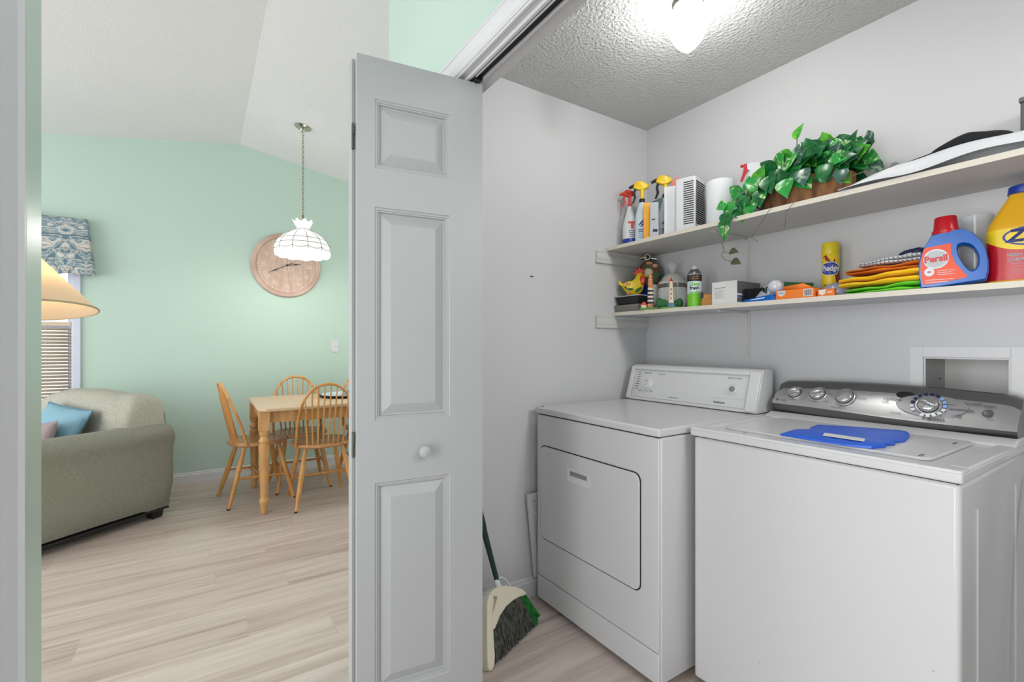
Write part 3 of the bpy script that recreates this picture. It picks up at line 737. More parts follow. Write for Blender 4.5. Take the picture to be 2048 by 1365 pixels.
wknob(.080, .56, .0235, -.35); wknob(.168, .56, .0250, -.35); wknob(.262, .52, .0275, 1.25, pointer=True)
mk = MB(); mk.prism(sarc(0, 0, .092, .040, 0, 360, 40)[:-1], -.0028, .004, 0, mtx=cm(.512, .50))
mk.build('dial_oval', 'greyoval', con)
kn = wknob(.507, .48, .0265, .45, 'cycle_dial'); kn.matrix_local = cm(.507, .48) @ T(0, -.005, 0)
mk = MB()
for i in range(16):
    a = math.radians(210-i*21); 
    if i < 2: mi = 2
    elif i < 8: mi = 0
    elif i < 11: mi = 1
    else: mi = 2
    q = [(.036, -.07), (.047, -.07), (.047, .07), (.036, .07)]
    pp = [(rr*math.cos(a+da)*1.0, rr*math.sin(a+da)*.95) for rr, da in ((.0375, -.13), (.0475, -.115), (.0475, .115), (.0375, .13))]
    mk.prism(pp, -.0068, -.0045, mi)
o = mk.build('dial_marks', ['navy', 'lightblue', 'whitepl'], con, smooth=0); o.matrix_local = cm(.507, .48)
mk = MB(); mk.prism(sarc(0, 0, .026, .0125, 0, 360, 32)[:-1], -.0035, .004, 0); o = mk.build('display', 'black', con); o.matrix_local = cm(.440, .93) @ T(0, -.002, 0)
mk = MB(); mk.lathe([(.013, 0), (.013, .002), (.010, .006), (.0001, .007)], 24, mtx=R(PI/2, 'X'), cap=False); o = mk.build('start_button', 'silverdark', con); o.matrix_local = cm(.648, .42)
mk = MB(); 
def wt(s_, x, h, sz, mi=0, **kw):
    mk = MB(); mk.text(s_, sz, mi, mtx=cm(x, h) @ T(0, -.0048, 0), **kw); mk.build('lettering', 'greytext', con, smooth=0)
wt('COTTONS', .408, .62, .0105, bold=.02); wt('EASY CARE', .604, .80, .0110, bold=.02); wt('HANDWASH', .588, .42, .0100, bold=.02); wt('DELICATES', .565, .22, .0105, bold=.02); wt('CASUALS', .530, .05, .0110, bold=.02)
wt('START', .650, .74, .0100, bold=.02); wt('WHITES', .390, .45, .006); wt('SPIN RINSE', .425, .12, .006)
wt('LOAD SIZE', .085, 1.02, .008); wt('TEMPERATURE', .165, 1.02, .008); wt('SOIL LEVEL', .245, 1.02, .008)
wt('Profile', .048, .10, .009); wt('STAIN INSPECTOR', .25, .06, .006); wt('EXTRA RINSE', .315, .50, .006); wt('WARM', .215, .62, .006); wt('HOT', .120, .22, .006); wt('COLD', .205, .22, .006); wt('NORMAL', .56, .62, .006); wt('MAX', .655, .22, .006)
mk.lathe([(.0045, 0), (.0045, .001), (.0001, .001)], 16, mtx=cm(.020, .12) @ T(0, -.0018, 0) @ R(PI/2, 'X'), cap=False)
mk.build('round_emblem', 'greytext', con, smooth=0)
# drain and fill hoses behind the washer
t2 = thing('washer_hose', 'dark rubber hose hanging beside the washing machine', 'hose', (-.29, 1.98, 0))
b = MB(); b.tube([(0, .06, .86), (.01, .02, .80), (.0, -.04, .66), (.01, -.07, .5), (.04, -.09, .35), (.06, -.07, .18), (.05, -.02, .05), (.04, .02, .013), (.10, .08, .013)], .012, 10); b.build('hose', 'black', t2)
# scuffs on the washer's front
for x, z, r_ in ((.665, .42, .0016), (.24, .20, .0016)):
    b = MB(); b.lathe([(r_, .0), (.0001, .0004)], 8, mtx=T(x, -.0002, z) @ R(PI/2, 'X'), cap=False); b.build('scuff', 'greyoval', t)

# recessed water box in the back wall
t = thing('recessed_water_box', 'white framed wall recess above the washer console', 'wall box', (VX0, YB, VZ0))
b = MB(); wv = VX1-VX0; hv = VZ1-VZ0
for x0, x1, z0, z1 in ((-.038, 0, -.04, hv+.037), (wv, wv+.038, -.04, hv+.037), (0, wv, hv, hv+.037), (0, wv, -.04, 0)): b.box(x0, x1, -.006, -.0003, z0, z1)
b.build('frame', 'trim', t, smooth=0, bevel=.001)
b = MB(); e = .0003
b.box(e, .006, -.001, .205, e, hv-e); b.box(wv-.006, wv-e, -.001, .205, e, hv-e); b.box(.0062, wv-.0062, -.001, .2048, hv-.006, hv-e); b.box(.0062, wv-.0062, -.001, .2048, e, .006); b.box(e, wv-e, .2052, .211, e, hv-e)
b.build('recess', 'shelf', t, smooth=0)
b = MB(); b.lathe([(.003, 0), (.003, .003), (.0001, .003)], 10, mtx=T(.006, .14, .15) @ R(PI/2, 'Y'), cap=False); b.build('screw', 'spot', t)
# blue plastic bag on the lid
t = thing('plastic_bag', 'folded bright blue plastic bag lying on the washer lid', 'bag', (-.665, 1.68, DZ+.0035), .0)
b = MB()
pts = [(-.787, 1.538), (-.71, 1.531), (-.654, 1.526), (-.593, 1.530), (-.544, 1.545), (-.538, 1.575), (-.530, 1.60), (-.540, 1.63), (-.528, 1.66), (-.540, 1.69), (-.530, 1.74), (-.545, 1.819), (-.560, 1.88), (-.577, 1.904), (-.70, 1.87), (-.803, 1.817), (-.795, 1.75), (-.765, 1.685), (-.785, 1.62)]
pts = [(x+.665, y-1.68) for x, y in pts]
def bagz(x, y): return .007+.003*math.sin(x*31+y*17)+.002*math.sin(y*60)
n = len(pts)
vs = [(x, y, .0005) for x, y in pts]+[(x*.995, y*.995, bagz(x, y)) for x, y in pts]+[(x*.90, y*.92, bagz(x, y)+.003) for x, y in pts]+[(x*.45, y*.45, .0115+.002*math.sin(40*x)) for x, y in pts]
fs = [(r_*n+j, r_*n+(j+1) % n, (r_+1)*n+(j+1) % n, (r_+1)*n+j) for r_ in range(3) for j in range(n)]+[tuple(reversed(range(n))), tuple(range(3*n, 4*n))]
b.add(vs, fs); b.build('bag', 'blueplastic', t, smooth=50)
b = MB(); b.prism([(-.052, -.033), (.058, -.038), (.072, -.085), (-.035, -.085)], .0, .0012, mtx=Matrix(((1, 0, 0, .02), (0, 0, 1, -.02), (0, 1, 0, .0125), (0, 0, 0, 1)))); b.build('printed_label', 'paper', t, smooth=0)

# ================================================================ BROOM, leaning grille, nail
t = thing('broom', 'angled broom with dark green handle, white head and green bristle end', 'broom', (-1.60, 1.05, 0))
L0 = Vector((-1.512, .900, 0)); L1 = Vector((-1.650, 1.215, 0)); J = Vector((-1.680, 1.052, .215))
O = Vector((-1.60, 1.05, 0))
ex = (L1-L0).normalized(); mid = (L0+L1)/2
n_ = ex.cross((J-mid)).normalized(); ez = n_.cross(ex).normalized()
if ez.z < 0: ez = -ez
BM = Matrix(((ex.x, n_.x, ez.x, 0), (ex.y, n_.y, ez.y, 0), (ex.z, n_.z, ez.z, 0), (0, 0, 0, 1)))
BM = T(*(mid-O)) @ BM
# head plane coordinates: x along the floor line (-.17 .. .17), z up the head
def bmx(mb, name, mats, **kw): return mb.build(name, mats, t, **kw)
def lerp2(poly, k):
    k = k*(len(poly)-1); i = min(int(k), len(poly)-2); f = k-i
    return (poly[i][0]*(1-f)+poly[i+1][0]*f, poly[i][1]*(1-f)+poly[i+1][1]*f)
btop = [(-.108, .112), (-.055, .138), (.0, .150), (.06, .152), (.11, .146), (.140, .134)]
bbot = [(-.165, .008), (-.105, .004), (-.003, .003), (.09, .003), (.150, .003), (.188, .022)]
NBR = 58
for m_i, k0, k1, nm, mt in ((0, 0, .76, 'bristles', 'darkbr'), (1, .76, 1, 'green_bristles', 'greenbr')):
    b = MB()
    for i in range(NBR):
        k = i/(NBR-1)
        if not (k0 <= k < k1 or (k1 == 1 and k >= k0)): continue
        xt, zt2 = lerp2(btop, k); xb, zb2 = lerp2(bbot, k)
        for yy in (-.012, -.004, .004, .012):
            b.tube([(xt, yy*.8, zt2+.01), ((xt+xb)/2, yy, (zt2+zb2)/2), (xb+random.uniform(-.003, .003), yy+random.uniform(-.003, .003), max(.002, zb2+random.uniform(-.004, .006)))], [.0016, .0024, .0028], 5, mtx=BM)
    bmx(b, nm, mt)
b = MB()
capo = [(-.118, .108), (-.108, .135), (-.085, .160), (-.052, .182), (-.03, .196), (-.05, .206), (-.075, .214), (-.080, .224), (-.042, .231), (-.005, .226), (.035, .212), (.085, .190), (.131, .160), (.150, .136), (.140, .130), (.10, .140), (.05, .146), (0, .145), (-.055, .132), (-.10, .108)]
b.prism(capo[::-1], -.015, .015, 0, mtx=BM)
b.build('head', 'cream', t, bevel=.004, seg=3)
b = MB(); armo = [(-.062, .226), (-.085, .222), (-.105, .205), (-.135, .150), (-.165, .095), (-.190, .045), (-.202, .017), (-.198, .004), (-.182, .001), (-.166, .008), (-.148, .035), (-.128, .085), (-.112, .118), (-.09, .165), (-.06, .20)]
b.prism(armo[::-1], -.019, .019, 0, mtx=BM); b.build('side_arm', 'cream', t, bevel=.005, seg=3)
b = MB(); b.tube([(.010, -.010, .220), (.022, -.012, .238), (.034, -.012, .246), (.054, -.012, .243), (.075, -.012, .226), (.092, -.012, .186)], .0045, 8, mtx=BM)
b.tube([(-.006, -.018, .226), (-.03, -.020, .205), (-.05, -.020, .175), (-.072, -.020, .150), (-.09, -.018, .125)], .0050, 8, mtx=BM)
b.lathe([(.015, 0), (.013, .03), (.0115, .045)], 14, mtx=BM @ T(.004, 0, .208))
b.build('collar', 'whitepl', t)
b = MB(); b.prism([(.035, .196), (.075, .181), (.10, .168), (.06, .176), (.03, .186)], -.0165, -.014, 0, mtx=BM); b.build('hang_slot', 'silverdark', t)
hp = BM @ Vector((.007, 0, .240)); top = Vector((-1.835, .800, 1.28))-O
b = MB(); b.tube([hp, hp.lerp(top, .08), hp.lerp(top, .20), hp.lerp(top, .23), hp.lerp(top, .5), top], [.010, .011, .013, .016, .015, .012], 12); b.build('handle', 'darkgreen', t)

t = thing('return_air_grille', 'white metal frame leaning on wall behind the dryer', 'grille', (-1.832, 1.345, 0))
b = MB(); tm = R(-.0, 'X')
x0, x1 = 0, .012
def par(y0, y1, z0, z1): b.add([(x, y-(.0)+(0.055*(1-z/.52)), z) for x in (x0+.002, x1+.002) for (y, z) in ((y0, z0), (y1, z0), (y1, z1), (y0, z1))], [(0, 1, 2, 3), (7, 6, 5, 4), (0, 4, 5, 1), (1, 5, 6, 2), (2, 6, 7, 3), (3, 7, 4, 0)])
par(-.065, -.040, .10, .50); par(-.0398, .2248, .475, .50); par(-.0398, .2248, .10, .125); par(.225, .25, .10, .50)
for i in range(14): par(-.0396, .2246, .14+i*.024, .147+i*.024)
x1 = .006; x0 = .003; par(-.0394, .2244, .1255, .4745)
b.build('frame', 'shelf', t)
b = MB(); b.lathe([(.004, 0), (.003, .004), (.0001, .004)], 8, mtx=R(PI/2, 'Y'), cap=False); b.box(0, .004, .006, .014, -.002, .001)
o = b.build('wall_anchor', 'spot', loc=(XL+.0003, 1.325, 1.536)); tag(o, 'small dark anchor hole on the bare white closet wall', 'wall anchor')

# ================================================================ UPPER SHELF ITEMS
def sprayer(mb, mi_head, mi_nozzle, z, s_=1.0, flip=1, mi_neck=None):
    """trigger head: sits on the bottle neck at height z; nozzle towards local -x"""
    f = flip
    mb.lathe([(.0125*s_, 0), (.0125*s_, .014*s_), (.011*s_, .016*s_)], 16, mi_neck if mi_neck is not None else mi_nozzle, mtx=T(0, 0, z))
    mb.lathe([(.0085*s_, .014*s_), (.0085*s_, .062*s_)], 14, mi_head, mtx=T(0, 0, z))
    po = [(-.040, .066), (-.030, .062), (-.012, .054), (.010, .056), (.026, .064), (.030, .074), (.020, .083), (-.004, .095), (-.022, .096), (-.034, .084)]
    mb.prism([(p[0]*s_*f, p[1]*s_+z) for p in po], -.011*s_, .011*s_, mi_head, inset=.18)
    mb.tube([(-.034*s_*f, 0, z+.078*s_), (-.050*s_*f, 0, z+.072*s_), (-.056*s_*f, 0, z+.068*s_)], [.008*s_, .006*s_, .006*s_], 10, mi_nozzle)
    mb.tube([(-.028*s_*f, 0, z+.064*s_), (-.034*s_*f, 0, z+.045*s_), (-.030*s_*f, 0, z+.025*s_), (-.040*s_*f, 0, z+.0*s_)], [.006*s_, .0055*s_, .005*s_, .004*s_], 8, mi_nozzle)
x, y = -1.775, 1.925
t = thing('spray_bottle', 'white spray bottle with red trigger and blue base, farthest left', 'spray bottle', (x, y, US), toward(x, y), 'spray bottles on the upper shelf')
b = MB(); b.lathe([(.036, 0), (.038, .004), (.038, .10), (.034, .135), (.020, .185), (.0125, .215), (.0125, .228)], 28, sy=.72); b.build('bottle', 'whitepl', t)
b = MB(); b.lathe([(.0372, .001), (.0388, .004), (.0388, .045), (.0375, .047)], 28, sy=.73, cap=False); b.build('base_band', 'blue', t)
b = MB(); sprayer(b, 0, 0, .222, .95); b.build('trigger_head', 'redor', t)
b = MB(); b.text('T', .05, mtx=T(.012, -.0275, .115), sx=1.3, bold=.04); 
for i in range(4): b.box(-.006+.002*i, .028, -.0282, -.0275, .085-.010*i, .088-.010*i, 1)
b.build('label_print', ['redor', 'greytext'], t, smooth=0)
x, y = -1.690, 1.925
def yellow_spray(x, y, lab, hx, s_=1.0):
    t = thing('spray_bottle', lab, 'spray bottle', (x, y, US), toward(x, y), 'spray bottles on the upper shelf')
    b = MB(); b.lathe([(.034, 0), (.036, .004), (.036, .12), (.033, .160), (.022, .200), (.013, .225), (.013, hx)], 28, sy=.8); b.build('bottle', 'label', t)
    b = MB(); sprayer(b, 0, 1, hx-.004, s_*1.18); b.build('trigger_head', ['yellow', 'black'], t)
    b = MB(); m0 = cylmap(.0363, 0, 0)
    q = [(-.022, .098), (-.004, .118), (.014, .132), (.030, .140), (.030, .134), (.016, .112), (.0, .098), (-.012, .088)]
    fnc = lambda p: (m0(p)[0], m0(p)[1]*.8-.0003, p.z)
    sw = [[(-.020, .098), (-.004, .106), (.012, .122), (.024, .140), (.008, .130), (-.010, .112)], [(-.012, .088), (.006, .098), (.020, .114), (.029, .136), (.026, .140), (.012, .118), (-.004, .100)], [(.0, .086), (.016, .098), (.028, .120), (.031, .138), (.020, .110), (.008, .096)]]
    for q in sw: b.prism(q, -.0302, -.018, 0)
    for i in range(5): b.box(-.018, .022-.004*(i % 3), -.0302, -.020, .074-.010*i, .0775-.010*i, 0 if i < 2 else 1)
    b.build('label_print', ['blue', 'lightblue'], t, smooth=0)
yellow_spray(-1.690, 1.925, 'pale blue spray bottle with yellow trigger, beside the orange packet', .226)
yellow_spray(-1.610, 2.010, 'taller spray bottle with yellow trigger, beside the white heater', .245, 1.05)
t = thing('packet', 'upright yellow-orange packet between the two yellow-trigger sprays', 'packet', (-1.636, 1.905, US), toward(-1.636, 1.905))
b = MB(); b.frustum((-.021, .021, -.010, .010), 0, (-.021, .021, -.005, .005), .205); b.build('pouch', 'amberpk', t, bevel=.003)
b = MB(); b.box(-.004, .012, -.0108, -.0098, .006, .030); b.build('price_sticker', 'label', t)
t = thing('foil_pouch', 'teal and green foil pouch behind the orange packet', 'pouch', (-1.745, 2.085, US), toward(-1.745, 2.085)-.3)
b = MB(); b.add([(-.05, -.02, 0), (.05, -.02, 0), (.05, .02, 0), (-.05, .02, 0), (-.046, -.002, .262), (.055, -.002, .288), (.055, .002, .288), (-.046, .002, .262)], [(0, 3, 2, 1), (4, 5, 6, 7), (0, 1, 5, 4), (2, 3, 7, 6), (1, 2, 6, 5), (3, 0, 4, 7)])
b.build('pouch', 'teal', t, bevel=.002)
t = thing('refill_pouch', 'grey refill pouch with navy print beside orange packet', 'pouch', (-1.590, 1.900, US), toward(-1.59, 1.90))
b = MB(); b.frustum((-.022, .022, -.010, .010), 0, (-.020, .020, -.003, .003), .195); b.build('pouch', 'greyfoil', t, bevel=.002)
b = MB(); b.box(-.012, .004, -.0088, -.0078, .105, .110); b.build('label_print', 'navy', t)
b = MB(); b.box(-.012, .010, -.0100, -.0088, .045, .058, mtx=R(.1, 'Y')); b.build('label_print', 'navy', t)
x, y = -1.527, 1.950
t = thing('plastic_canister', 'plain white canister with an orange spout left of the heater', 'canister', (x, y, US), toward(x, y))
b = MB(); b.prism(rrect(-.033, .033, 0, .262, .008), -.030, .030, inset=.03); b.build('body', 'whitepl', t)
b = MB(); b.prism([(-.006, .262), (.032, .262), (.034, .305), (.028, .309), (.008, .288)], -.012, .012, inset=.08); b.build('spout', 'redor', t)
# fan heater turned with a corner to the hall
x, y = -1.372, 1.925
t = thing('fan_heater', 'white box fan heater with slotted grilles beside the towel roll', 'heater', (x, y, US), 0.25)
b = MB(); b.box(-.098, 0, 0, .125, .004, .275); b.build('housing', 'whitepl', t, bevel=.010, seg=3)
b = MB()
for i in range(20): b.box(-.056, -.008, -.001, .003, .050+i*.0103, .0545+i*.0103)
b.build('front_grille', 'gap', t, smooth=0)
b = MB()
for i in range(20): b.box(-.003, .001, .010, .115, .050+i*.0103, .0562+i*.0103)
b.build('side_grille', 'gap', t, smooth=0)
b = MB(); b.lathe([(.016, 0), (.015, .012), (.0001, .013)], 20, mtx=T(-.03, .05, .275), cap=False); b.build('control_knob', 'greyoval', t)
for xx in (-.085, -.015):
    for yy in (.015, .11):
        b = MB(); b.lathe([(.006, 0), (.006, .005)], 10, mtx=T(xx, yy, 0)); b.build('foot', 'black', t)
# paper towels
x, y = -1.258, 1.945
t = thing('paper_towel_roll', 'white paper towel roll standing between heater and ivy', 'paper towel roll', (x, y, US))
b = MB(); b.lathe([(.019, .0), (.056, 0), (.058, .003), (.058, .207), (.056, .210), (.019, .210), (.019, 0)], 40, cap=False); b.build('roll', mat('quilted_paper', (218, 222, 224), .9, bump=.5, bscale=90, dist=.003), t)
b = MB(); b.lathe([(.0185, .001), (.0185, .211), (.017, .211), (.017, .001), (.0185, .001)], 24, cap=False); b.build('core', 'bark', t)
x, y = -1.190, 2.085
t = thing('spray_bottle', 'white spray bottle with red lever behind the paper towel roll', 'spray bottle', (x, y, US), toward(x, y), 'spray bottles on the upper shelf')
b = MB(); b.lathe([(.036, 0), (.038, .004), (.038, .13), (.030, .19), (.013, .215), (.013, .235)], 28, sy=.75); b.build('bottle', 'whitepl', t)
b = MB(); b.prism([(-.022, .230), (.012, .228), (.020, .262), (.040, .268), (.040, .300), (-.012, .306), (-.028, .294), (-.026, .275), (-.012, .268)], -.012, .012, inset=.1); b.build('trigger_head', 'whitepl', t)
b = MB(); b.prism([(-.050, .222), (-.040, .222), (-.026, .255), (-.020, .262), (-.022, .300), (-.034, .300), (-.038, .262)], -.014, -.006); b.ball((-.042, -.010, .292), .008, .006, .007, 12, 8); b.build('trigger_lever', 'red', t)
b = MB(); b.box(.0, .03, -.0295, -.028, .165, .19); b.build('label_print', 'red', t)

# planter with ivy
bx, by = -.920, 1.975
t = thing('potted_ivy', 'variegated trailing ivy in an oval bark basket, upper shelf', 'potted plant', (bx, by, US))
b = MB(); b.lathe([(.145, 0), (.155, .01), (.168, .06), (.172, .105), (.165, .112), (.155, .105), (.150, .06), (.0001, .05)], 40, sy=.62, cap=True, fn=lambda p: (p.x*(1+.015*math.sin(9*math.atan2(p.y, p.x))), p.y*(1+.015*math.sin(9*math.atan2(p.y, p.x))), p.z)); b.build('basket', 'bark', t)
fol = MB(); ste = MB()
hl = [(0, -.10), (.22, -.02), (.42, .10), (.50, .30), (.44, .52), (.28, .74), (.12, .92), (0, 1.05)]
def leaf_at(p, d, up, sz, mi):
    d = Vector(d).normalized(); up = Vector(up); sd = d.cross(up)
    if sd.length < .05: sd = d.cross(Vector((1, .3, .2)))
    sd.normalize(); up = sd.cross(d).normalized(); p = Vector(p)
    vs = []; fs = []
    for (wv_, l) in hl:
        cr = -.22*wv_*wv_*2; dr = -.25*max(0, l-.2)**2
        for sgn in (-1, 0, 1):
            vs.append(p+sd*(sgn*wv_*sz)+d*(l*sz+(.0 if sgn else .06*sz*(1 if l < 0 else 0)))+up*((abs(sgn)*wv_*.35+dr)*sz))
    for i in range(len(hl)-1):
        fs += [(i*3, i*3+1, i*3+4, i*3+3), (i*3+1, i*3+2, i*3+5, i*3+4)]
    fol.add(vs, fs, mi)
random.seed(21)
cnt = 0
lm = [0, 0, 1, 1, 0, 2, 3, 1, 0, 2, 1]
def dome(x): return .125+.105*math.exp(-((x+.02)/.12)**2)+.070*math.exp(-((x-.13)/.09)**2)
while cnt < 250:
    lx = random.uniform(-.215, .195); ly = random.uniform(-.105, .09)
    h = dome(lx)*(1-.30*abs(ly/.11)**2)
    lz = random.uniform(.45, 1.0)*h if random.random() < .5 else h*random.uniform(.85, 1.03)
    if lz < .115 and abs(ly) < .08 and abs(lx) < .15: continue
    if lz < .085: continue
    out = Vector((lx*.9+random.uniform(-.25, .25)*.3, ly*1.2-.10+random.uniform(-.1, .1), random.uniform(-.12, .07)))
    upv = Vector((random.uniform(-.5, .5)-.35, -1.0+random.uniform(-.2, .3), .15+random.uniform(-.35, .55)))
    out = Vector((out.x*2+random.uniform(-.9, .7), out.y, random.uniform(-1.0, .55)))
    base = Vector((lx, ly, lz))
    leaf_at(base, out, upv, random.uniform(.044, .074), random.choice(lm))
    ste.tube([base*.55+Vector((0, 0, .05)), base*.85, base], .0013, 5)
    cnt += 1
# tall sprig
ste.tube([(-.02, -.01, .14), (-.018, -.02, .22), (-.015, -.02, .305)], .0018, 6)
leaf_at((-.015, -.02, .290), (.25, -.02, .8), (-.5, -1, .1), .056, 2)
leaf_at((-.03, -.02, .235), (-1, -.2, .05), (0, -.5, 1), .045, 2); leaf_at((.01, -.02, .245), (1, .1, .35), (0, -.5, 1), .055, 3)
leaf_at((.03, -.02, .215), (1, -.1, .1), (0, -.8, .8), .058, 0); leaf_at((.225, -.02, .175), (-.1, -.1, 1), (-.3, -1, .1), .05, 3); leaf_at((.235, -.03, .19), (-.35, 0, .9), (-.5, -1, .2), .042, 3)
ste.tube([(.15, 0, .13), (.21, -.01, .15), (.228, -.02, .18)], .0013, 5)
# front drooping leaves over the basket
for (lx, lz, mi, sz) in ((-.165, .085, 0, .066), (-.135, .060, 1, .062), (-.01, .105, 1, .070), (.055, .125, 3, .062), (-.075, .135, 0, .07), (-.10, .09, 0, .066), (.13, .12, 0, .062), (.18, .085, 3, .05), (-.19, .03, 1, .05)):
    leaf_at((lx, -.118, lz), (random.uniform(-.4, .2), -.25, -.85), (0, -1, .1), sz, mi)
# left trailing cluster over the shelf edge
for (p, d, sz, mi) in (((-.20, -.15, .055), (-.6, -.3, -.6), .055, 1), ((-.215, -.165, .02), (-.2, -.2, -1), .060, 0), ((-.225, -.172, -.005), (.2, -.1, -1), .058, 0), ((-.215, -.175, -.035), (-.35, 0, -1), .055, 1), ((-.19, -.15, .03), (.5, -.3, -.8), .05, 0), ((-.225, -.16, .06), (-.9, -.2, -.2), .045, 1), ((-.18, -.14, .02), (.3, -.3, -.9), .05, 2)):
    leaf_at(p, d, (0, -1, .15), sz, mi)
ste.tube([(-.14, -.08, .10), (-.20, -.15, .06), (-.222, -.175, .0), (-.225, -.18, -.06), (-.232, -.18, -.10), (-.225, -.178, -.135)], .0016, 6)
ste.tube([(-.225, -.178, -.135), (-.215, -.175, -.145), (-.20, -.172, -.142)], .0012, 5); ste.tube([(-.225, -.178, -.135), (-.238, -.178, -.15), (-.225, -.176, -.17), (-.205, -.174, -.180), (-.19, -.172, -.182)], .0012, 5)
leaf_at((-.203, -.172, -.142), (1, 0, -.1), (0, -1, .6), .034, 4); leaf_at((-.193, -.172, -.182), (1, 0, -.35), (0, -1, .6), .036, 4)
ste.tube([(-.03, -.13, .02), (-.045, -.172, -.01), (-.07, -.175, -.05), (-.10, -.172, -.085), (-.115, -.168, -.10), (-.09, -.165, -.12)], .0011, 5)
ste.tube([(.06, -.13, .03), (.05, -.172, .0), (.02, -.175, -.03), (.015, -.172, -.07), (.012, -.17, -.09)], .0011, 5)
ste.tube([(.15, -.11, .06), (.19, -.135, .045), (.23, -.14, .05), (.27, -.14, .055)], .0018, 5)
fol.build('foliage', ['leaf1', 'leaf2', 'leaf3', 'leafpale', 'deadleaf'], t, smooth=60); ste.build('vine', 'stem', t)

# tulle bundle, white paper sheet, black cap, box
t = thing('tulle_bundle', 'crumpled black tulle beside the ivy on upper shelf', 'fabric', (-.640, 2.05, US))
b = MB()
def tf(u, v):
    a = 2*PI*u; r_ = .085*(1-.35*v); return (r_*math.cos(a)*(1+.16*math.sin(5*a+4*v)), .055*math.sin(a)*(1+.2*math.sin(7*a)), .002+.085*v+.02*v*math.sin(4*a+1))
b.grid(tf, 36, 6); b.build('mesh_cloth', 'tulle', t, smooth=60)
b = MB(); b.ball((0, 0, .030), .075, .045, .028, 24, 10); b.build('gathered_core', 'blackcloth', t)
t = thing('plastic_sheet', 'long white plastic wrap draped along the shelf front edge', 'plastic wrap', (-.735, 1.83, US))
b = MB()
def sf(u, v):
    x = -.0+.78*u; w_ = min(1, u*5)
    y = -.030-.001+.20*v
    z = .006+.042*w_*math.sin(PI*min(1, v*1.4+.22))+.005*math.sin(x*23+v*5)*w_+.030*u*math.sin(PI*v)
    if v < .12: z -= .020*w_*(1-v/.12)+.006*math.sin(x*11)*(1-v/.12)*w_; y = -.024+.2*v
    return (x+.03*v, y, max(z, .001) if y > -.014 else z)
b.grid(sf, 60, 16); b.build('sheet', 'whitepl', t, smooth=60, solid=.0015)
t = thing('cap', 'black cloth cap lying on the white plastic wrap', 'cap', (-.43, 1.93, US+.062))
b = MB()
def cf(u, v):
    a = 2*PI*u; rr = math.cos(v*PI/2)**.7
    return (.10*rr*math.cos(a), .06*rr*math.sin(a), .045*math.sin(v*PI/2)*(1+.12*math.sin(3*a)))
b.grid(cf, 32, 8); b.build('crown', 'blackcloth', t, smooth=60)
b = MB(); b.prism([(-.14, 0), (-.06, .012), (-.04, .0)], -.05, .04); b.build('brim', 'blackcloth', t, bevel=.003)
t = thing('storage_box', 'dark grey box at the right end of upper shelf', 'box', (-.275, 2.06, US))
b = MB(); b.box(-.065, .14, -.05, .08, 0, .19); b.build('body', mat('grey_box_card', (88, 90, 88), .6), t, bevel=.004)
b = MB(); b.box(-.068, .143, -.053, .083, .1902, .205); b.build('lid', mat('grey_lid_card', (104, 106, 103), .6), t, bevel=.003)

# ================================================================ LOWER SHELF ITEMS
t = thing('food_tray', 'shallow grey tray at the bottom of the left stack', 'tray', (-1.772, 1.965, LS), .0)
b = MB(); b.frustum((-.068, .085, -.078, .05), 0, (-.075, .092, -.085, .056), .038); b.build('tray', mat('grey_tray_plastic', (124, 122, 116), .4), t, bevel=.003)
t = thing('food_container', 'black container with a pale lid stacked under rooster', 'container', (-1.772, 1.965, LS+.039), .0)
b = MB(); b.frustum((-.060, .080, -.068, .045), .0005, (-.070, .090, -.080, .055), .042); b.build('container', 'black', t, bevel=.003)
b = MB(); b.box(-.075, .094, -.085, .058, .0422, .048); b.build('lid', mat('pale_grey_lid', (176, 178, 180), .35), t, bevel=.002)
# rooster
t = thing('rooster_figurine', 'yellow glazed ceramic rooster with painted green leaves', 'figurine', (-1.765, 1.95, LS+.087), toward(-1.765, 1.95), )
prof = [(-.062, .046), (-.068, .056), (-.056, .072), (-.040, .080), (-.018, .082), (.004, .098), (.012, .118), (.024, .128), (.038, .126), (.046, .114), (.050, .104), (.046, .090), (.050, .070), (.050, .046), (.040, .022), (.020, .004), (-.020, .0), (-.042, .014), (-.054, .032)]
b = MB(); b.prism(prof[::-1], -.040, .040, inset=.55); b.build('body', 'roosteryel', t, subsurf=2, smooth=60)
b = MB(); b.prism([(.002, .108), (-.006, .132), (.006, .130), (.006, .150), (.019, .141), (.026, .160), (.034, .143), (.048, .146), (.046, .122), (.034, .108)], -.012, .008); b.prism([(.030, .104), (.050, .106), (.057, .086), (.052, .060), (.036, .058), (.027, .084)], -.044, -.020, inset=.25); b.build('comb_and_wattle', 'roosterred', t, bevel=.003)
b = MB(); b.lathe([(.010, 0), (.006, .018), (.0001, .026)], 14, mtx=T(.046, -.006, .108) @ R(1.75, 'Y')); b.build('beak', 'yellow', t)
b = MB(); b.tube([(-.058, 0, .06), (-.072, 0, .066), (-.080, 0, .078), (-.074, 0, .084)], [.010, .009, .007, .004], 10); b.tube([(-.062, 0, .02), (-.078, 0, .04), (-.076, 0, .064)], .005, 8, 1); b.build('tail', ['roosteryel', 'dgreen'], t)
b = MB()
def blob(cx, cz, rx, rz, an, mi, y):
    b.ball((0, 0, 0), rx, .004, rz, 16, 8, mi, mtx=T(cx, y, cz) @ R(an, 'Y'))
blob(-.012, .084, .017, .007, -1.0, 0, -.030); blob(-.030, .062, .016, .008, .3, 1, -.036); blob(-.022, .034, .016, .006, .1, 0, -.040); blob(.020, .030, .022, .008, -.6, 0, -.039); blob(-.030, .015, .014, .006, -.7, 1, -.030); blob(-.045, .044, .010, .005, 1.0, 0, -.030)
b.build('painted_pattern', ['dgreen', 'pink'], t)
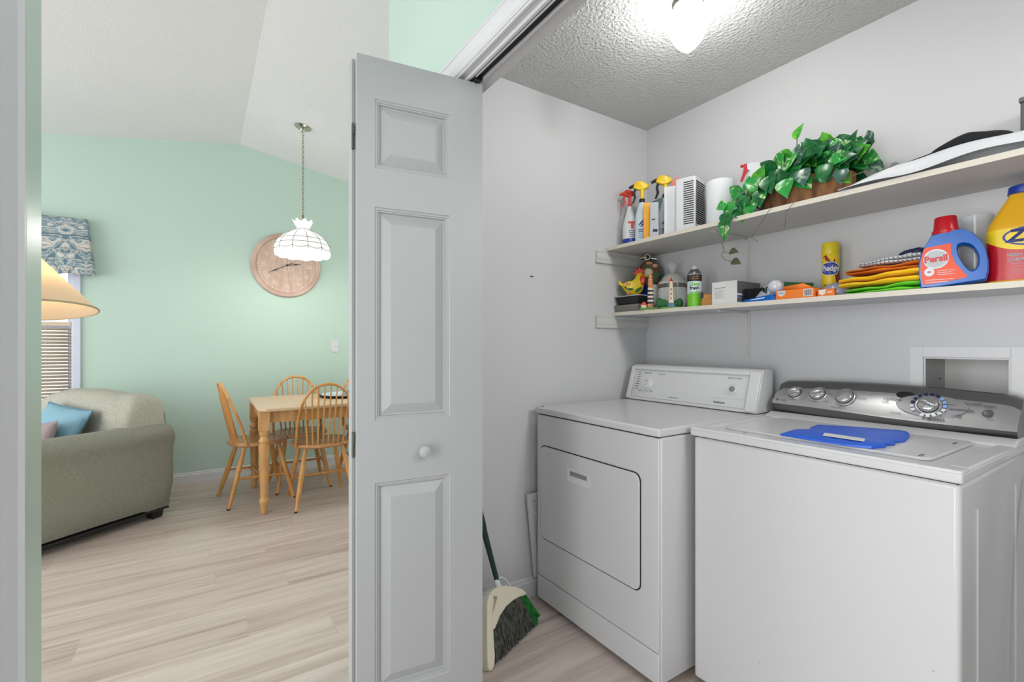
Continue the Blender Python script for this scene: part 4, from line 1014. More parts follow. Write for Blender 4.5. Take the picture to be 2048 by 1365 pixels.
# floral teapot-like jar behind
t = thing('floral_vase', 'dark mosaic floral vase with silver pipe on top, back corner', 'vase', (-1.765, 2.068, LS), 0.7)
b = MB(); b.lathe([(.030, 0), (.034, .02), (.022, .05), (.030, .09), (.060, .15), (.072, .20), (.066, .245), (.045, .275), (.030, .285), (.0001, .287)], 28); b.build('body', 'floral', t)
b = MB(); b.lathe([(.031, .085), (.058, .142), (.061, .15), (.05, .152)], 28, cap=False); b.build('blue_band', 'blue', t)
b = MB(); b.ball((-.005, -.064, .215), .026, .012, .024, 16, 8, 0); b.ball((.03, -.055, .25), .016, .012, .013, 12, 8, 1); b.ball((-.045, -.044, .235), .017, .012, .017, 12, 8, 2); b.ball((.050, -.045, .20), .015, .012, .014, 12, 8, 3); b.ball((.0, -.050, .268), .018, .010, .010, 12, 8, 1); b.build('flower', ['ltcream', 'brick', mat('dusky_rose', (120, 50, 52), .5), 'dgreen'], t)
b = MB(); b.tube([(-.045, -.03, .302), (-.010, -.04, .302)], .012, 14, 0); b.lathe([(.012, 0), (.017, .002), (.017, .006), (.011, .006)], 20, 0, mtx=T(-.010, -.042, .302) @ R(PI/2, 'X'), cap=False); b.lathe([(.011, 0), (.0001, 0)], 20, 1, mtx=T(-.010, -.045, .302) @ R(PI/2, 'X'), cap=False)
b.tube([(.01, -.03, .298), (.04, -.03, .292)], .009, 12, 0); b.tube([(0, 0, .28), (0, -.02, .30)], .012, 10, 0); b.build('pipe_fitting', ['nickel', 'gap'], t)
# pale round vessel behind the rooster's beak
t = thing('bowl', 'pale grey round bowl behind the rooster', 'bowl', (-1.695, 2.025, LS))
b = MB(); b.lathe([(.015, 0), (.018, .006), (.014, .04), (.026, .07), (.033, .11), (.031, .135), (.028, .145), (.025, .145), (.028, .12), (.0001, .06)], 28); b.build('body', 'frost', t)
# brick lighthouse
x, y = -1.612, 1.898
t = thing('lighthouse_figurine', 'small brick lighthouse with navy and cream stripes', 'figurine', (x, y, LS), toward(x, y), 'lighthouse figurines')
b = MB(); b.lathe([(.055, 0), (.058, .004), (.052, .012), (.03, .014)], 24, sy=.42); b.build('grass_base', 'lgreen', t)
b = MB(); b.lathe([(.016, .012), (.013, .10), (.0115, .150)], 8, 0); b.lathe([(.0125, .150), (.0125, .156), (.009, .158), (.009, .172), (.0001, .182)], 12, 0)
b.build('tower', 'brick', t, smooth=20)
b = MB()
for k, z in enumerate((.032, .052, .072, .092)):
    r0 = .016-.003*(z-.012)/.088+.0006; b.lathe([(r0, z), (r0-.0004, z+.010)], 8, 0, cap=False)
    b.lathe([(r0, z+.010), (r0-.0004, z+.020)], 8, 1, cap=False)
b.build('stripe', ['navy', 'ltcream'], t, smooth=20)
b = MB(); b.box(-.045, -.020, -.012, .008, .012, .026); b.prism([(-.048, .026), (-.017, .026), (-.026, .042), (-.036, .042)], -.014, .010, 1); b.build('cottage', ['ltcream', 'redor'], t, smooth=0)
# jar behind the white lighthouse
x, y = -1.592, 2.03
x, y = -1.590, 2.040
t = thing('glass_jar', 'large pearly glass jar with clear knobbed lid behind lighthouses', 'jar', (x, y, LS), toward(x, y))
b = MB(); b.lathe([(.055, 0), (.062, .01), (.072, .05), (.074, .09), (.068, .125), (.066, .135)], 32); b.build('jar', 'frost', t)
b = MB(); b.lathe([(.070, .134), (.070, .150), (.062, .152), (.045, .178), (.030, .190), (.024, .192)], 32, cap=True); b.build('lid', mat('grey_lid_plastic', (206, 208, 202), .3), t)
b = MB(); b.lathe([(.0705, .118), (.0735, .120), (.0725, .136), (.0705, .138)], 32, cap=False); b.build('rim_band', 'silverdark', t)
b = MB(); b.lathe([(.012, .192), (.010, .205), (.022, .222), (.026, .236), (.020, .250), (.0001, .256)], 20, cap=False); b.build('lid_knob', 'clearglass', t)
x, y = -1.492, 1.905
t = thing('lighthouse_figurine', 'cream lighthouse with red roof between green bushes', 'figurine', (x, y, LS), toward(x, y), 'lighthouse figurines')
b = MB(); b.lathe([(.050, 0), (.054, .003), (.048, .009), (.02, .010)], 24, sy=.45); b.build('grass_base', 'lgreen', t)
b = MB(); b.lathe([(.0185, .008), (.0180, .026), (.015, .028)], 8, 1); b.lathe([(.0135, .028), (.0085, .115), (.0085, .118)], 8, 0); b.lathe([(.011, .118), (.011, .121), (.007, .122), (.007, .132), (.010, .133)], 8, 0); b.build('tower', ['ltcream', 'ltblue'], t, smooth=20)
b = MB(); b.lathe([(.0105, .133), (.0001, .153)], 8); b.build('roof', 'roosterred', t, smooth=20)
b = MB()
for z in (.045, .067, .089): b.box(-.0025, .0025, -.0135, -.008, z, z+.009)
b.build('window', 'greytext', t, smooth=0)
b = MB()
for (dx, s_) in ((-.054, .022), (-.036, .019), (-.022, .015), (.024, .016), (.040, .020)): b.ball((dx, .006, .010+s_*.9), s_*.8, s_*.6, s_*1.15, 14, 8)
b.build('bush', 'dgreen', t)
# aerosol can
x, y = -1.380, 1.930
t = thing('aerosol_can', 'lime green aerosol can with black label and white cap', 'aerosol can', (x, y, LS), toward(x, y), 'aerosol cans')
b = MB(); b.lathe([(.031, 0), (.032, .003), (.032, .150), (.031, .153)], 32, 0); b.build('can', ['label'], t)
b = MB(); b.lathe([(.0323, .002), (.0323, .060), (.0323, .062)], 32, cap=False); b.build('green_wrap', 'ygreen', t)
b = MB(); b.lathe([(.0323, .120), (.0325, .121), (.0325, .150), (.0323, .151)], 32, cap=False); b.build('black_band', 'black', t)
b = MB(); b.lathe([(.031, .153), (.030, .157), (.022, .172), (.018, .175), (.018, .178), (.012, .180)], 28); b.build('shoulder', 'silverdark', t)
b = MB(); b.lathe([(.014, .178), (.013, .188), (.008, .194), (.0001, .195)], 20, cap=False); b.build('cap', 'whitepl', t)
b = MB(); b.text('Clean', .022, 0, fn=cylmap(.0325, .106), bold=.03); b.text('fresh', .022, 1, fn=cylmap(.0325, .088), bold=.03); b.text('body', .024, 0, fn=cylmap(.0325, .068), bold=.03)
for i in range(2): b.text('HARDWORKING', .0065, 2, fn=cylmap(.0327, .141-.010*i))
b.build('lettering', ['ygreen', 'black', 'amber'], t, smooth=0)
# amber jar
x, y = -1.338, 1.975
t = thing('candle_jar', 'amber jar with navy lid between can and white box', 'jar', (x, y, LS), toward(x, y))
b = MB(); b.box(-.034, .034, -.025, .025, 0, .060); b.build('jar', 'amber', t, bevel=.006)
b = MB(); b.box(-.038, -.022, -.032, -.012, .040, .070); b.build('lid', 'navy', t, bevel=.003)
# white box
x, y = -1.150, 1.895
t = thing('cardboard_box', 'white cardboard box with small printed panel beside amber jar', 'box', (x, y, LS), .02)
b = MB(); b.box(-.115, 0, 0, .19, 0, .100); b.build('carton', 'paper', t, bevel=.0015)
b = MB(); b.box(-.103, -.052, -.0008, 0, .072, .0745)
for i in range(7): b.box(-.103, -.055-.006*(i % 3), -.0006, 0, .062-i*.0055, .0628-i*.0055)
b.build('front_print', 'greyoval', t, smooth=0)
b = MB(); b.box(0, .0008, .004, .186, .045, .098, 0); b.box(0, .0010, .004, .186, .030, .036, 1); b.box(0, .0009, .004, .186, .004, .028, 0); b.build('side_print', ['greytext', 'blue'], t, smooth=0)
x, y = -1.098, 1.958
t = thing('scrub_brush', 'black bristled scrub brush against the white box', 'brush', (x, y, LS), .1)
b = MB(); b.box(-.050, .050, -.025, .025, 0, .02); b.build('brush_block', 'black', t, bevel=.004)
b = MB()
for i in range(16):
    for j in range(5): b.tube([(-.046+i*.0061, -.02+j*.01, .018), (-.046+i*.0061+random.uniform(-.002, .002), -.02+j*.01, .062+random.uniform(-.003, .003))], .0022, 4)
b.build('bristles', 'blackcloth', t)
# blister pack
x, y = -1.020, 1.985
t = thing('light_bulb_pack', 'clear blister pack with round bulb on green backing card', 'light bulb pack', (x, y, LS), toward(x, y)-.15)
b = MB(); b.add([(-.09, -.04, 0), (.11, -.04, 0), (.11, .03, 0), (-.09, .03, 0), (-.03, .0, .088), (.12, .0, .070), (.12, .006, .070), (-.03, .006, .088)], [(0, 3, 2, 1), (4, 5, 6, 7), (0, 1, 5, 4), (2, 3, 7, 6), (1, 2, 6, 5), (3, 0, 4, 7)]); b.build('backing_card', 'dgreen', t)
b = MB(); b.add([(-.095, -.045, .001), (.02, -.045, .001), (.02, -.012, .085), (-.035, -.012, .088)], [(0, 1, 2, 3)]); b.build('blister', 'greyfoil', t, solid=.002)
b = MB(); b.ball((-.008, -.040, .062), .027, .020, .026, 24, 12); b.build('bulb', mat('frosted_bulb', (206, 206, 216), .2), t)
x, y = -1.045, 1.905
t = thing('wipes_packet', 'flat blue packet lying beside the orange box', 'packet', (x, y, LS), .05)
b = MB(); b.add([(-.075, -.03, 0), (.06, -.03, 0), (.065, .05, 0), (-.05, .05, 0), (-.06, -.02, .012), (.050, -.02, .026), (.062, .04, .034), (-.035, .04, .016)], [(0, 3, 2, 1), (4, 5, 6, 7), (0, 1, 5, 4), (2, 3, 7, 6), (1, 2, 6, 5), (3, 0, 4, 7)]); b.build('packet', 'detblue', t, bevel=.003)
b = MB(); b.add([(-.035, -.026, .0095), (.02, -.026, .0150), (.02, -.0262, .0110), (-.035, -.0262, .0060)], [(0, 1, 2, 3)]); b.build('white_stripe', 'label', t, solid=.0008)
t = thing('paper_slip', 'small white paper slip under the blue packet', 'paper', (-1.12, 1.895, LS), .2)
b = MB(); b.box(-.04, .045, -.02, .02, .0, .0015); b.add([(-.03, -.02, .0015), (.04, -.02, .0015), (.045, .01, .008), (-.03, .01, .006)], [(0, 1, 2, 3)]); b.build('slip', 'paper', t, smooth=0)
# orange box
x, y = -.985, 1.890
t = thing('duster_box', 'orange refill box with white oval emblem and barcode', 'box', (x, y, LS), -.02)
b = MB(); b.box(0, .140, 0, .11, 0, .036); b.build('carton', 'orange', t, bevel=.001)
b = MB(); b.add([(.028, .002, .036), (.140, .002, .037), (.105, -.004, .056), (.032, -.006, .050)], [(0, 1, 2, 3)]); b.build('open_flap', 'orange', t, solid=.001)
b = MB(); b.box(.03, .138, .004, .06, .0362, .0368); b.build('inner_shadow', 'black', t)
b = MB(); b.prism([(.006, .034), (.038, .034), (.036, .020), (.022, .012), (.010, .018)], -.0008, 0, 0); b.prism(rrect(.104, .136, .006, .034, .001), -.0008, 0, 0); b.build('white_emblem', 'paper', t, smooth=0)
b = MB()
for i in range(9): b.box(.1075+i*.0029, .1075+i*.0029+(.0018 if i % 3 else .001), -.0013, -.0008, .009, .031)
b.build('barcode', 'greytext', t, smooth=0)
b = MB(); b.text('Clean', .012, 0, mtx=T(.021, -.0008, .026)); b.build('lettering', 'detblue', t, smooth=0)
x, y = -.838, 1.900
t = thing('duster_box', 'short orange box with clear dome, left of folded cloths', 'box', (x, y, LS), 0)
b = MB(); b.box(0, .055, 0, .07, 0, .028); b.build('carton', 'orange', t, bevel=.001)
b = MB(); b.prism([(.004, .026), (.028, .028), (.026, .012), (.016, .005), (.006, .012)], -.0008, 0); b.box(.032, .048, -.0008, 0, .014, .018); b.build('white_emblem', 'paper', t, smooth=0)
b = MB(); b.ball((.040, .055, .020), .046, .042, .034, 24, 12); b.build('clear_dome', mat('lilac_plastic', (150, 148, 168), .2), t)
# dusting spray
x, y = -.868, 2.075
t = thing('aerosol_can', 'yellow dusting spray can with blue oval logo against back wall', 'aerosol can', (x, y, LS), toward(x, y)+.12, 'aerosol cans')
b = MB(); b.lathe([(.029, 0), (.030, .003), (.030, .180), (.028, .184)], 32); b.build('can', 'zeplabel', t)
b = MB(); b.lathe([(.030, .181), (.0305, .184), (.0300, .222), (.028, .226), (.0001, .227)], 32, cap=False); b.build('cap', mat('yellow_cap', (226, 204, 40), .3), t)
b = MB(); cmf = cylmap(.0305, 0, 0)
def patch(poly, mi, off=0.0):
    cx = sum(p[0] for p in poly)/len(poly); cz = sum(p[1] for p in poly)/len(poly); n = len(poly)
    vs = []; 
    for k in (1, .66, .33): vs += [(cx+(p[0]-cx)*k, -off, cz+(p[1]-cz)*k) for p in poly]
    vs.append((cx, -off, cz)); fs = [(r_*n+j, r_*n+(j+1) % n, (r_+1)*n+(j+1) % n, (r_+1)*n+j) for r_ in range(2) for j in range(n)]+[(2*n+j, 2*n+(j+1) % n, 3*n) for j in range(n)]
    b.add(vs, fs, mi, fn=cmf)
patch([(-.034, .168), (-.020, .165), (.004, .148), (.022, .12), (.030, .08), (.032, .05), (.040, .09), (.030, .13), (.010, .158), (-.020, .178)], 0, .0002)
patch([(.010, .10), (.034, .125), (.036, .05), (.028, .03), (.016, .07)], 0, .0002)
patch([(.033*math.cos(a*PI/14)-.006, .024*math.sin(a*PI/14)+.122) for a in range(28)], 1, .0006)
patch([(.036*math.cos(a*PI/14)-.006, .027*math.sin(a*PI/14)+.122) for a in range(28)], 2, .0004)
b.build('label_print', [mat('deep_red_print', (140, 34, 30), .4), 'blue', 'label'], t)
b = MB(); b.text('Pledge', .030, 0, fn=cylmap(.0315, .123, -.16), bold=.03, sx=.82)
for i in range(4): b.text('MULTI SURFACE', .006, 1, fn=cylmap(.0308, .058-.010*i, -.2), bold=.01)
b.build('lettering', ['whitepl', 'navy'], t, smooth=0)
# folded cloths
def cloth(x, y, z, sx, sy, h, m_, lab, rz=0, seed=0, tilt=0.0):
    t = thing('folded_cloth', lab, 'cleaning cloth', (x, y, z), rz, 'folded cloths in one stack')
    b = MB(); rr = random.Random(seed)
    ph = [rr.uniform(0, 6) for _ in range(4)]
    for layer in range(2):
        z0 = h*.5*layer; hh = h*.5
        def fn(u, v, z0=z0, hh=hh, layer=layer):
            a = 2*PI*v; px = (u-.5)*sx; c, s_ = math.cos(a), math.sin(a)
            py = c*sy/2*(abs(c)**-.35 if abs(c) > .02 else 1); py = max(-sy/2, min(sy/2, py*1.0))
            pz = z0+hh/2+s_*hh/2*.96
            wob = .003*math.sin(px*38+ph[layer])+.002*math.sin(px*71+ph[2])
            k = 1-.10*abs(2*u-1)**4
            return (px+wob*.5, py*k-wob, max(pz+wob*(.5 if pz > .006 else 0)+tilt*(u-.3)*pz, .0006))
        b.grid(fn, 24, 20)
    b.build('cloth', m_, t, smooth=70)
    return t
cloth(-.640, 1.960, LS, .215, .13, .024, 'clothg', 'lime green folded cloth at the bottom of the stack', seed=1, tilt=.6)
cloth(-.652, 1.960, LS+.028, .235, .135, .036, 'clothy', 'yellow folded cloth above the lime green one', seed=2, tilt=.5)
cloth(-.645, 1.965, LS+.072, .215, .125, .018, 'clotho', 'orange folded cloth above the yellow one', seed=3, tilt=.6)
cloth(-.632, 1.965, LS+.097, .175, .10, .018, 'clothw', 'white striped cloth on top of the stack', seed=4, tilt=.8)
t = thing('strap', 'navy strap loop lying on the white striped cloth', 'strap', (-.575, 1.955, LS+.121))
b = MB(); b.tube([(-.035, 0, .004), (-.02, 0, .012), (.015, 0, .017), (.034, 0, .012), (.034, 0, .005), (.0, 0, .004)], .0055, 8); b.build('webbing', 'navy', t)

# detergent bottle (front plane traced at its own place)
x, y = -.474, 1.945
t = thing('detergent_bottle', 'blue detergent bottle with red cap and orange label', 'detergent bottle', (x, y, LS), toward(x, y))
def loc(pts, px0, pz0, sx, sz): return [((p[0]-px0)*sx, (pz0-p[1])*sz) for p in pts]
# outline read from an enlarged view: 2037 px = 388 photo px
SX = .388*1.46/945*1000/2037*.775; SZ = .388*1.46/945*1000/2037*1.03
out = [(970, 1140), (945, 1000), (945, 880), (975, 780), (1010, 700), (1060, 630), (1085, 585), (1200, 565), (1330, 550), (1400, 548), (1500, 600), (1580, 690), (1630, 790), (1650, 900), (1650, 1000), (1630, 1085), (1580, 1095), (1100, 1140)]
P = loc(out, 1300, 1140, SX, SZ); zmin = min(p[1] for p in P); P = [(p[0], max(0, p[1])) for p in P]
P = [(p[0], p[1] if p[1] > .012 else 0.0) for p in P]
hole = loc([(1335, 745), (1345, 710), (1400, 695), (1460, 710), (1510, 745), (1545, 800), (1565, 860), (1560, 940), (1530, 985), (1490, 1000), (1450, 980), (1400, 920), (1360, 850), (1340, 790)], 1300, 1140, SX, SZ)
def ringed(P, H, y0, y1, mb, mi=0, ins=.06):
    """body with a through-hole: bridge two loops resampled by angle round the hole's centre"""
    hc = Vector((sum(p[0] for p in H)/len(H), sum(p[1] for p in H)/len(H)))
    def cast(poly, a):
        d = Vector((math.cos(a), math.sin(a))); best = 1e9
        for i in range(len(poly)):
            p = Vector(poly[i])-hc; q = Vector(poly[(i+1) % len(poly)])-hc; e = q-p
            den = d.x*e.y-d.y*e.x
            if abs(den) < 1e-12: continue
            tt = (p.x*e.y-p.y*e.x)/den; uu = (p.x*d.y-p.y*d.x)/den
            if tt > 0 and -1e-6 <= uu <= 1+1e-6: best = min(best, tt)
        return hc+d*best
    angs = sorted([2*PI*i/72 for i in range(72)]+[math.atan2(p[1]-hc.y, p[0]-hc.x) % (2*PI) for p in P])
    oc = Vector((sum(p[0] for p in P)/len(P), sum(p[1] for p in P)/len(P)))
    loops = []
    for (yy, ko, kh) in ((y0, ins, .16), (y0+(y1-y0)*.12, ins*.35, .04), (y0+(y1-y0)*.32, 0, 0), (y0+(y1-y0)*.68, 0, 0), (y0+(y1-y0)*.88, ins*.35, .04), (y1, ins, .16)):
        lo = []; lh = []
        for a in angs:
            o_ = cast(P, a); h_ = cast(H, a)
            o_ = o_+(oc-o_)*ko; h_ = h_+(h_-hc)*kh
            lo.append((o_.x, yy, o_.y)); lh.append((h_.x, yy, h_.y))
        loops.append((lo, lh))
    n = len(angs); vs = []
    for lo, lh in loops: vs += lo+lh
    fs = []
    for i in range(5):
        for j in range(n):
            a0 = i*2*n+j; a1 = i*2*n+(j+1) % n; b0 = a0+2*n; b1 = a1+2*n
            fs.append((a0, a1, b1, b0)); fs.append((a0+n, b0+n, b1+n, a1+n))
    for j in range(n):
        j2 = (j+1) % n; fs.append((j, n+j, n+j2, j2)); q = 10*n; fs.append((q+j, q+j2, q+n+j2, q+n+j))
    mb.add(vs, fs, mi)
b = MB(); hcx = sum(p[0] for p in hole)/len(hole); hcz = sum(p[1] for p in hole)/len(hole)
hole = [(hcx+(p[0]-hcx)*.84, hcz+(p[1]-hcz)*.86) for p in hole]
ringed(P, hole, -.032, .032, b); b.build('bottle', 'detblue', t, smooth=50)
capc = loc([(1235, 570)], 1300, 1140, SX, SZ)[0]
b = MB(); b.lathe([(.0335, -.006), (.0335, .006), (.0300, .008), (.0265, .046), (.025, .048), (.0001, .048)], 36, mtx=T(capc[0], 0, capc[1]+.002) @ R(-.02, 'Y')); b.build('cap', 'red', t)
lab = loc([(1010, 730), (1030, 718), (1285, 693), (1290, 800), (1330, 900), (1450, 1045), (1300, 1070), (1030, 1097), (1000, 1080), (980, 960), (980, 850)], 1300, 1140, SX, SZ)
b = MB(); b.prism(lab[::-1], -.0335, -.030, 0); lbp = b.build('label', 'detorange', t, smooth=0)
ec = loc([(1135, 840)], 1300, 1140, SX, SZ)[0]
b = MB(); b.prism(sarc(ec[0], ec[1], 130*SX, 100*SZ, 0, 360, 36)[:-1], -.0345, -.033, 0); b.prism(sarc(ec[0], ec[1], 116*SX, 86*SZ, 0, 360, 36)[:-1], -.0350, -.034, 1)
ec2 = loc([(1068, 970)], 1300, 1140, SX, SZ)[0]
b.prism(sarc(ec2[0], ec2[1], 52*SX, 44*SZ, 0, 360, 24)[:-1], -.0345, -.033, 0)
for i, wd in enumerate((180, 150, 170)):
    c_ = loc([(1150, 965+i*20)], 1300, 1140, SX, SZ)[0]; b.box(c_[0], c_[0]+wd*SX, -.0342, -.033, c_[1], c_[1]+.0012, 0)
for i, wd in enumerate((290, 240)):
    c_ = loc([(1020, 1055+i*24)], 1300, 1140, SX, SZ)[0]; b.box(c_[0]+.002, c_[0]+wd*SX, -.0342, -.033, c_[1], c_[1]+.0015, 0)
b.build('label_emblem', ['label', 'greyfoil'], t, smooth=0)
b = MB(); b.text('Persil', .0270, 0, mtx=T(ec[0], -.0350, ec[1]) @ R(-.07, 'Y'), bold=.045, sx=.93); b.text('40', .010, 0, mtx=T(ec2[0], -.0345, ec2[1]), bold=.03); b.build('lettering', 'red', t, smooth=0)
# measuring cup behind
x, y = -.452, 2.085
t = thing('measuring_cup', 'clear plastic cup standing behind the blue detergent bottle', 'cup', (x, y, LS), toward(x, y))
b = MB(); b.lathe([(.034, 0), (.036, .004), (.040, .10), (.042, .222), (.044, .235), (.042, .238), (.036, .222), (.034, .006), (.0001, .006)], 32, cap=False); b.build('cup', 'clearpl', t)
b = MB(); b.tube([(.038, 0, .215), (.070, 0, .205), (.072, 0, .14), (.038, 0, .11)], .005, 8); b.build('handle', 'clearpl', t)
# carpet cleaner jug
x, y = -.332, 2.030
t = thing('carpet_cleaner_jug', 'large yellow and red carpet cleaner jug with blue cap', 'jug', (x, y, LS), toward(x, y))
jw = .082
sil = [(-jw, 0), (-jw, .165), (-jw+.004, .182), (-.036, .262), (-.034, .270), (.034, .270), (.036, .262), (jw-.004, .182), (jw, .165), (jw, 0)]
b = MB()
prof = [(.94, 0), (1, .006), (1, .165), (.965, .182), (.44, .262), (.42, .272)]
def rr_pt(a, w_, d_):
    c, s_ = math.cos(a), math.sin(a); return (w_*math.copysign(abs(c)**.55, c), d_*math.copysign(abs(s_)**.55, s_))
n = 40; vs = []; fs = []
for (k, z) in prof:
    for j in range(n):
        px, py = rr_pt(2*PI*j/n, jw*k, .055*k+.0*(1-k)); vs.append((px, py, z))
fs = [(i*n+j, i*n+(j+1) % n, (i+1)*n+(j+1) % n, (i+1)*n+j) for i in range(len(prof)-1) for j in range(n)]+[tuple(reversed(range(n))), tuple((len(prof)-1)*n+j for j in range(n))]
b.add(vs, fs); b.build('jug', 'zepyellow', t, smooth=45)
b = MB(); b.lathe([(.037, .270), (.038, .272), (.036, .292), (.034, .294), (.0001, .294)], 32); b.build('cap', 'blue', t)
# label wraps the front: red with a yellow upper field
b = MB()
def jf(p):
    k = max(-.985, min(.985, p.x/jw)); e = .55
    return (k*(jw+.0007), -(.0552-p.y)*(1-abs(k)**(2/e))**(e/2), p.z)
b.grid(lambda u, v: (-jw*1.05+2*jw*1.05*u, 0, .014+.120*v), 48, 6, 0)
b.grid(lambda u, v: (-jw*1.05+2*jw*1.05*u, -.0002, .100+.038*(abs(2*u-1)**2.2)*1.0+(.165-.100-.038*(abs(2*u-1)**2.2))*v), 48, 8, 1)
b.v = [Vector(jf(p)) for p in b.v]
b.build('label', ['red', 'zeplabel'], t, smooth=45)
b = MB()
def el(k, off, mi, rx=.058, rz=.028, cz=.139):
    n = 40; vs = []; fs = []
    for j in range(n+1):
        a = math.radians(72+216*j/n) if k == 0 else 0
        vs.append((rx*math.cos(a)+.012, -off, cz+rz*math.sin(a))); vs.append(((rx-.005)*math.cos(a)+.012, -off, cz+(rz-.005)*math.sin(a)))
    for j in range(n): fs.append((2*j, 2*j+1, 2*j+3, 2*j+2))
    b.add(vs, fs, mi, fn=lambda p: jf(p))
el(0, .0008, 0)
b.text('Zep', .050, 0, fn=lambda p: jf(Vector((p.x+.003, -.0012, p.z+.140))), bold=.04, shear=.25)
b.text('HIGH-TRAFFIC', .0125, 1, fn=lambda p: jf(Vector((p.x+.004, -.0008, p.z+.086))), bold=.03)
b.text('CARPET CLEANER', .0125, 1, fn=lambda p: jf(Vector((p.x+.014, -.0008, p.z+.072))), bold=.03)
for i, s_ in enumerate(('REMOVES & RESISTS STAINS', 'DEEP CLEANS SPOTS', 'FOR HEAVY TRAFFIC AREAS', 'NO STICKY RESIDUE')): b.text(s_, .006, 1, fn=lambda p, i=i: jf(Vector((p.x+.006, -.0008, p.z+.060-.009*i))))
b.build('lettering', ['blue', 'label'], t, smooth=0)
t = thing('hair_clip', 'black plastic clip hooked on the jug front', 'clip', (x+.034, y-.060, LS+.10), toward(x, y))
b = MB()
for i in range(6):
    a = i*PI/3+.3; b.tube([(0, 0, .045), (.016*math.cos(a), -.003, .045+.016*math.sin(a)), (.026*math.cos(a+.2), .0, .045+.022*math.sin(a+.2))], [.006, .005, .003], 8)
b.ball((0, -.002, .045), .012, .007, .012, 12, 8); b.ball((.004, 0, .012), .014, .008, .018, 12, 8); b.build('clip_body', 'black', t)

# ================================================================ LIVING AREA
# dining table
t = thing('dining_table', 'oak farmhouse table with turned legs by green wall', 'dining table', (-4.170, 1.08, 0))
tx0, tx1, ty0, ty1 = -.449, .449, -.748, .748
b = MB(); pl = [(tx0, ty0+.05), (tx0+.05, ty0), (tx1-.05, ty0), (tx1, ty0+.05), (tx1, ty1-.05), (tx1-.05, ty1), (tx0+.05, ty1), (tx0, ty1-.05)]
b.plate(pl, .733, .757); b.build('tabletop', 'oaktop', t, bevel=.006, seg=3)
b = MB(); lx, ly = .371, .705
for (x0, x1, y0, y1) in ((-lx, lx, -ly-.008, -ly+.012), (-lx, lx, ly-.012, ly+.008), (-lx-.008, -lx+.012, -ly, ly), (lx-.012, lx+.008, -ly, ly)): b.box(x0, x1, y0, y1, .645, .7325)
b.build('apron', 'oak', t, bevel=.002)
lp = [(.020, 0), (.023, .02), (.024, .05), (.030, .075), (.034, .085), (.034, .10), (.028, .108), (.025, .12), (.028, .20), (.034, .36), (.037, .47), (.036, .49), (.026, .498), (.035, .510), (.037, .522), (.030, .535), (.024, .552), (.034, .568), (.034, .585), (.038, .592)]
for sx in (-1, 1):
    for sy in (-1, 1):
        b = MB(); b.lathe([(.0001, 0)]+lp, 20); b.box(-.036, .036, -.036, .036, .592, .7325); b.build('leg', 'oak', t, (sx*lx, sy*ly, 0), bevel=.003)
# tray on the table
t = thing('serving_tray', 'dark round tray of white napkins on the dining table', 'tray', (-4.27, 1.06, .757))
b = MB(); b.lathe([(.19, 0), (.215, .006), (.225, .018), (.220, .018), (.205, .008), (.0001, .006)], 36); b.build('tray', 'black', t)
b = MB(); b.lathe([(.12, .008), (.19, .012), (.205, .022), (.20, .024), (.12, .014), (.0001, .014)], 32); b.box(-.10, .06, -.10, .06, .016, .034, mtx=R(.3, 'Z')); b.build('napkins', 'label', t)
b = MB(); b.box(-.02, .10, 0, .12, .034, .050, mtx=R(-.2, 'Z')); b.build('blue_napkin', 'ltblue', t)

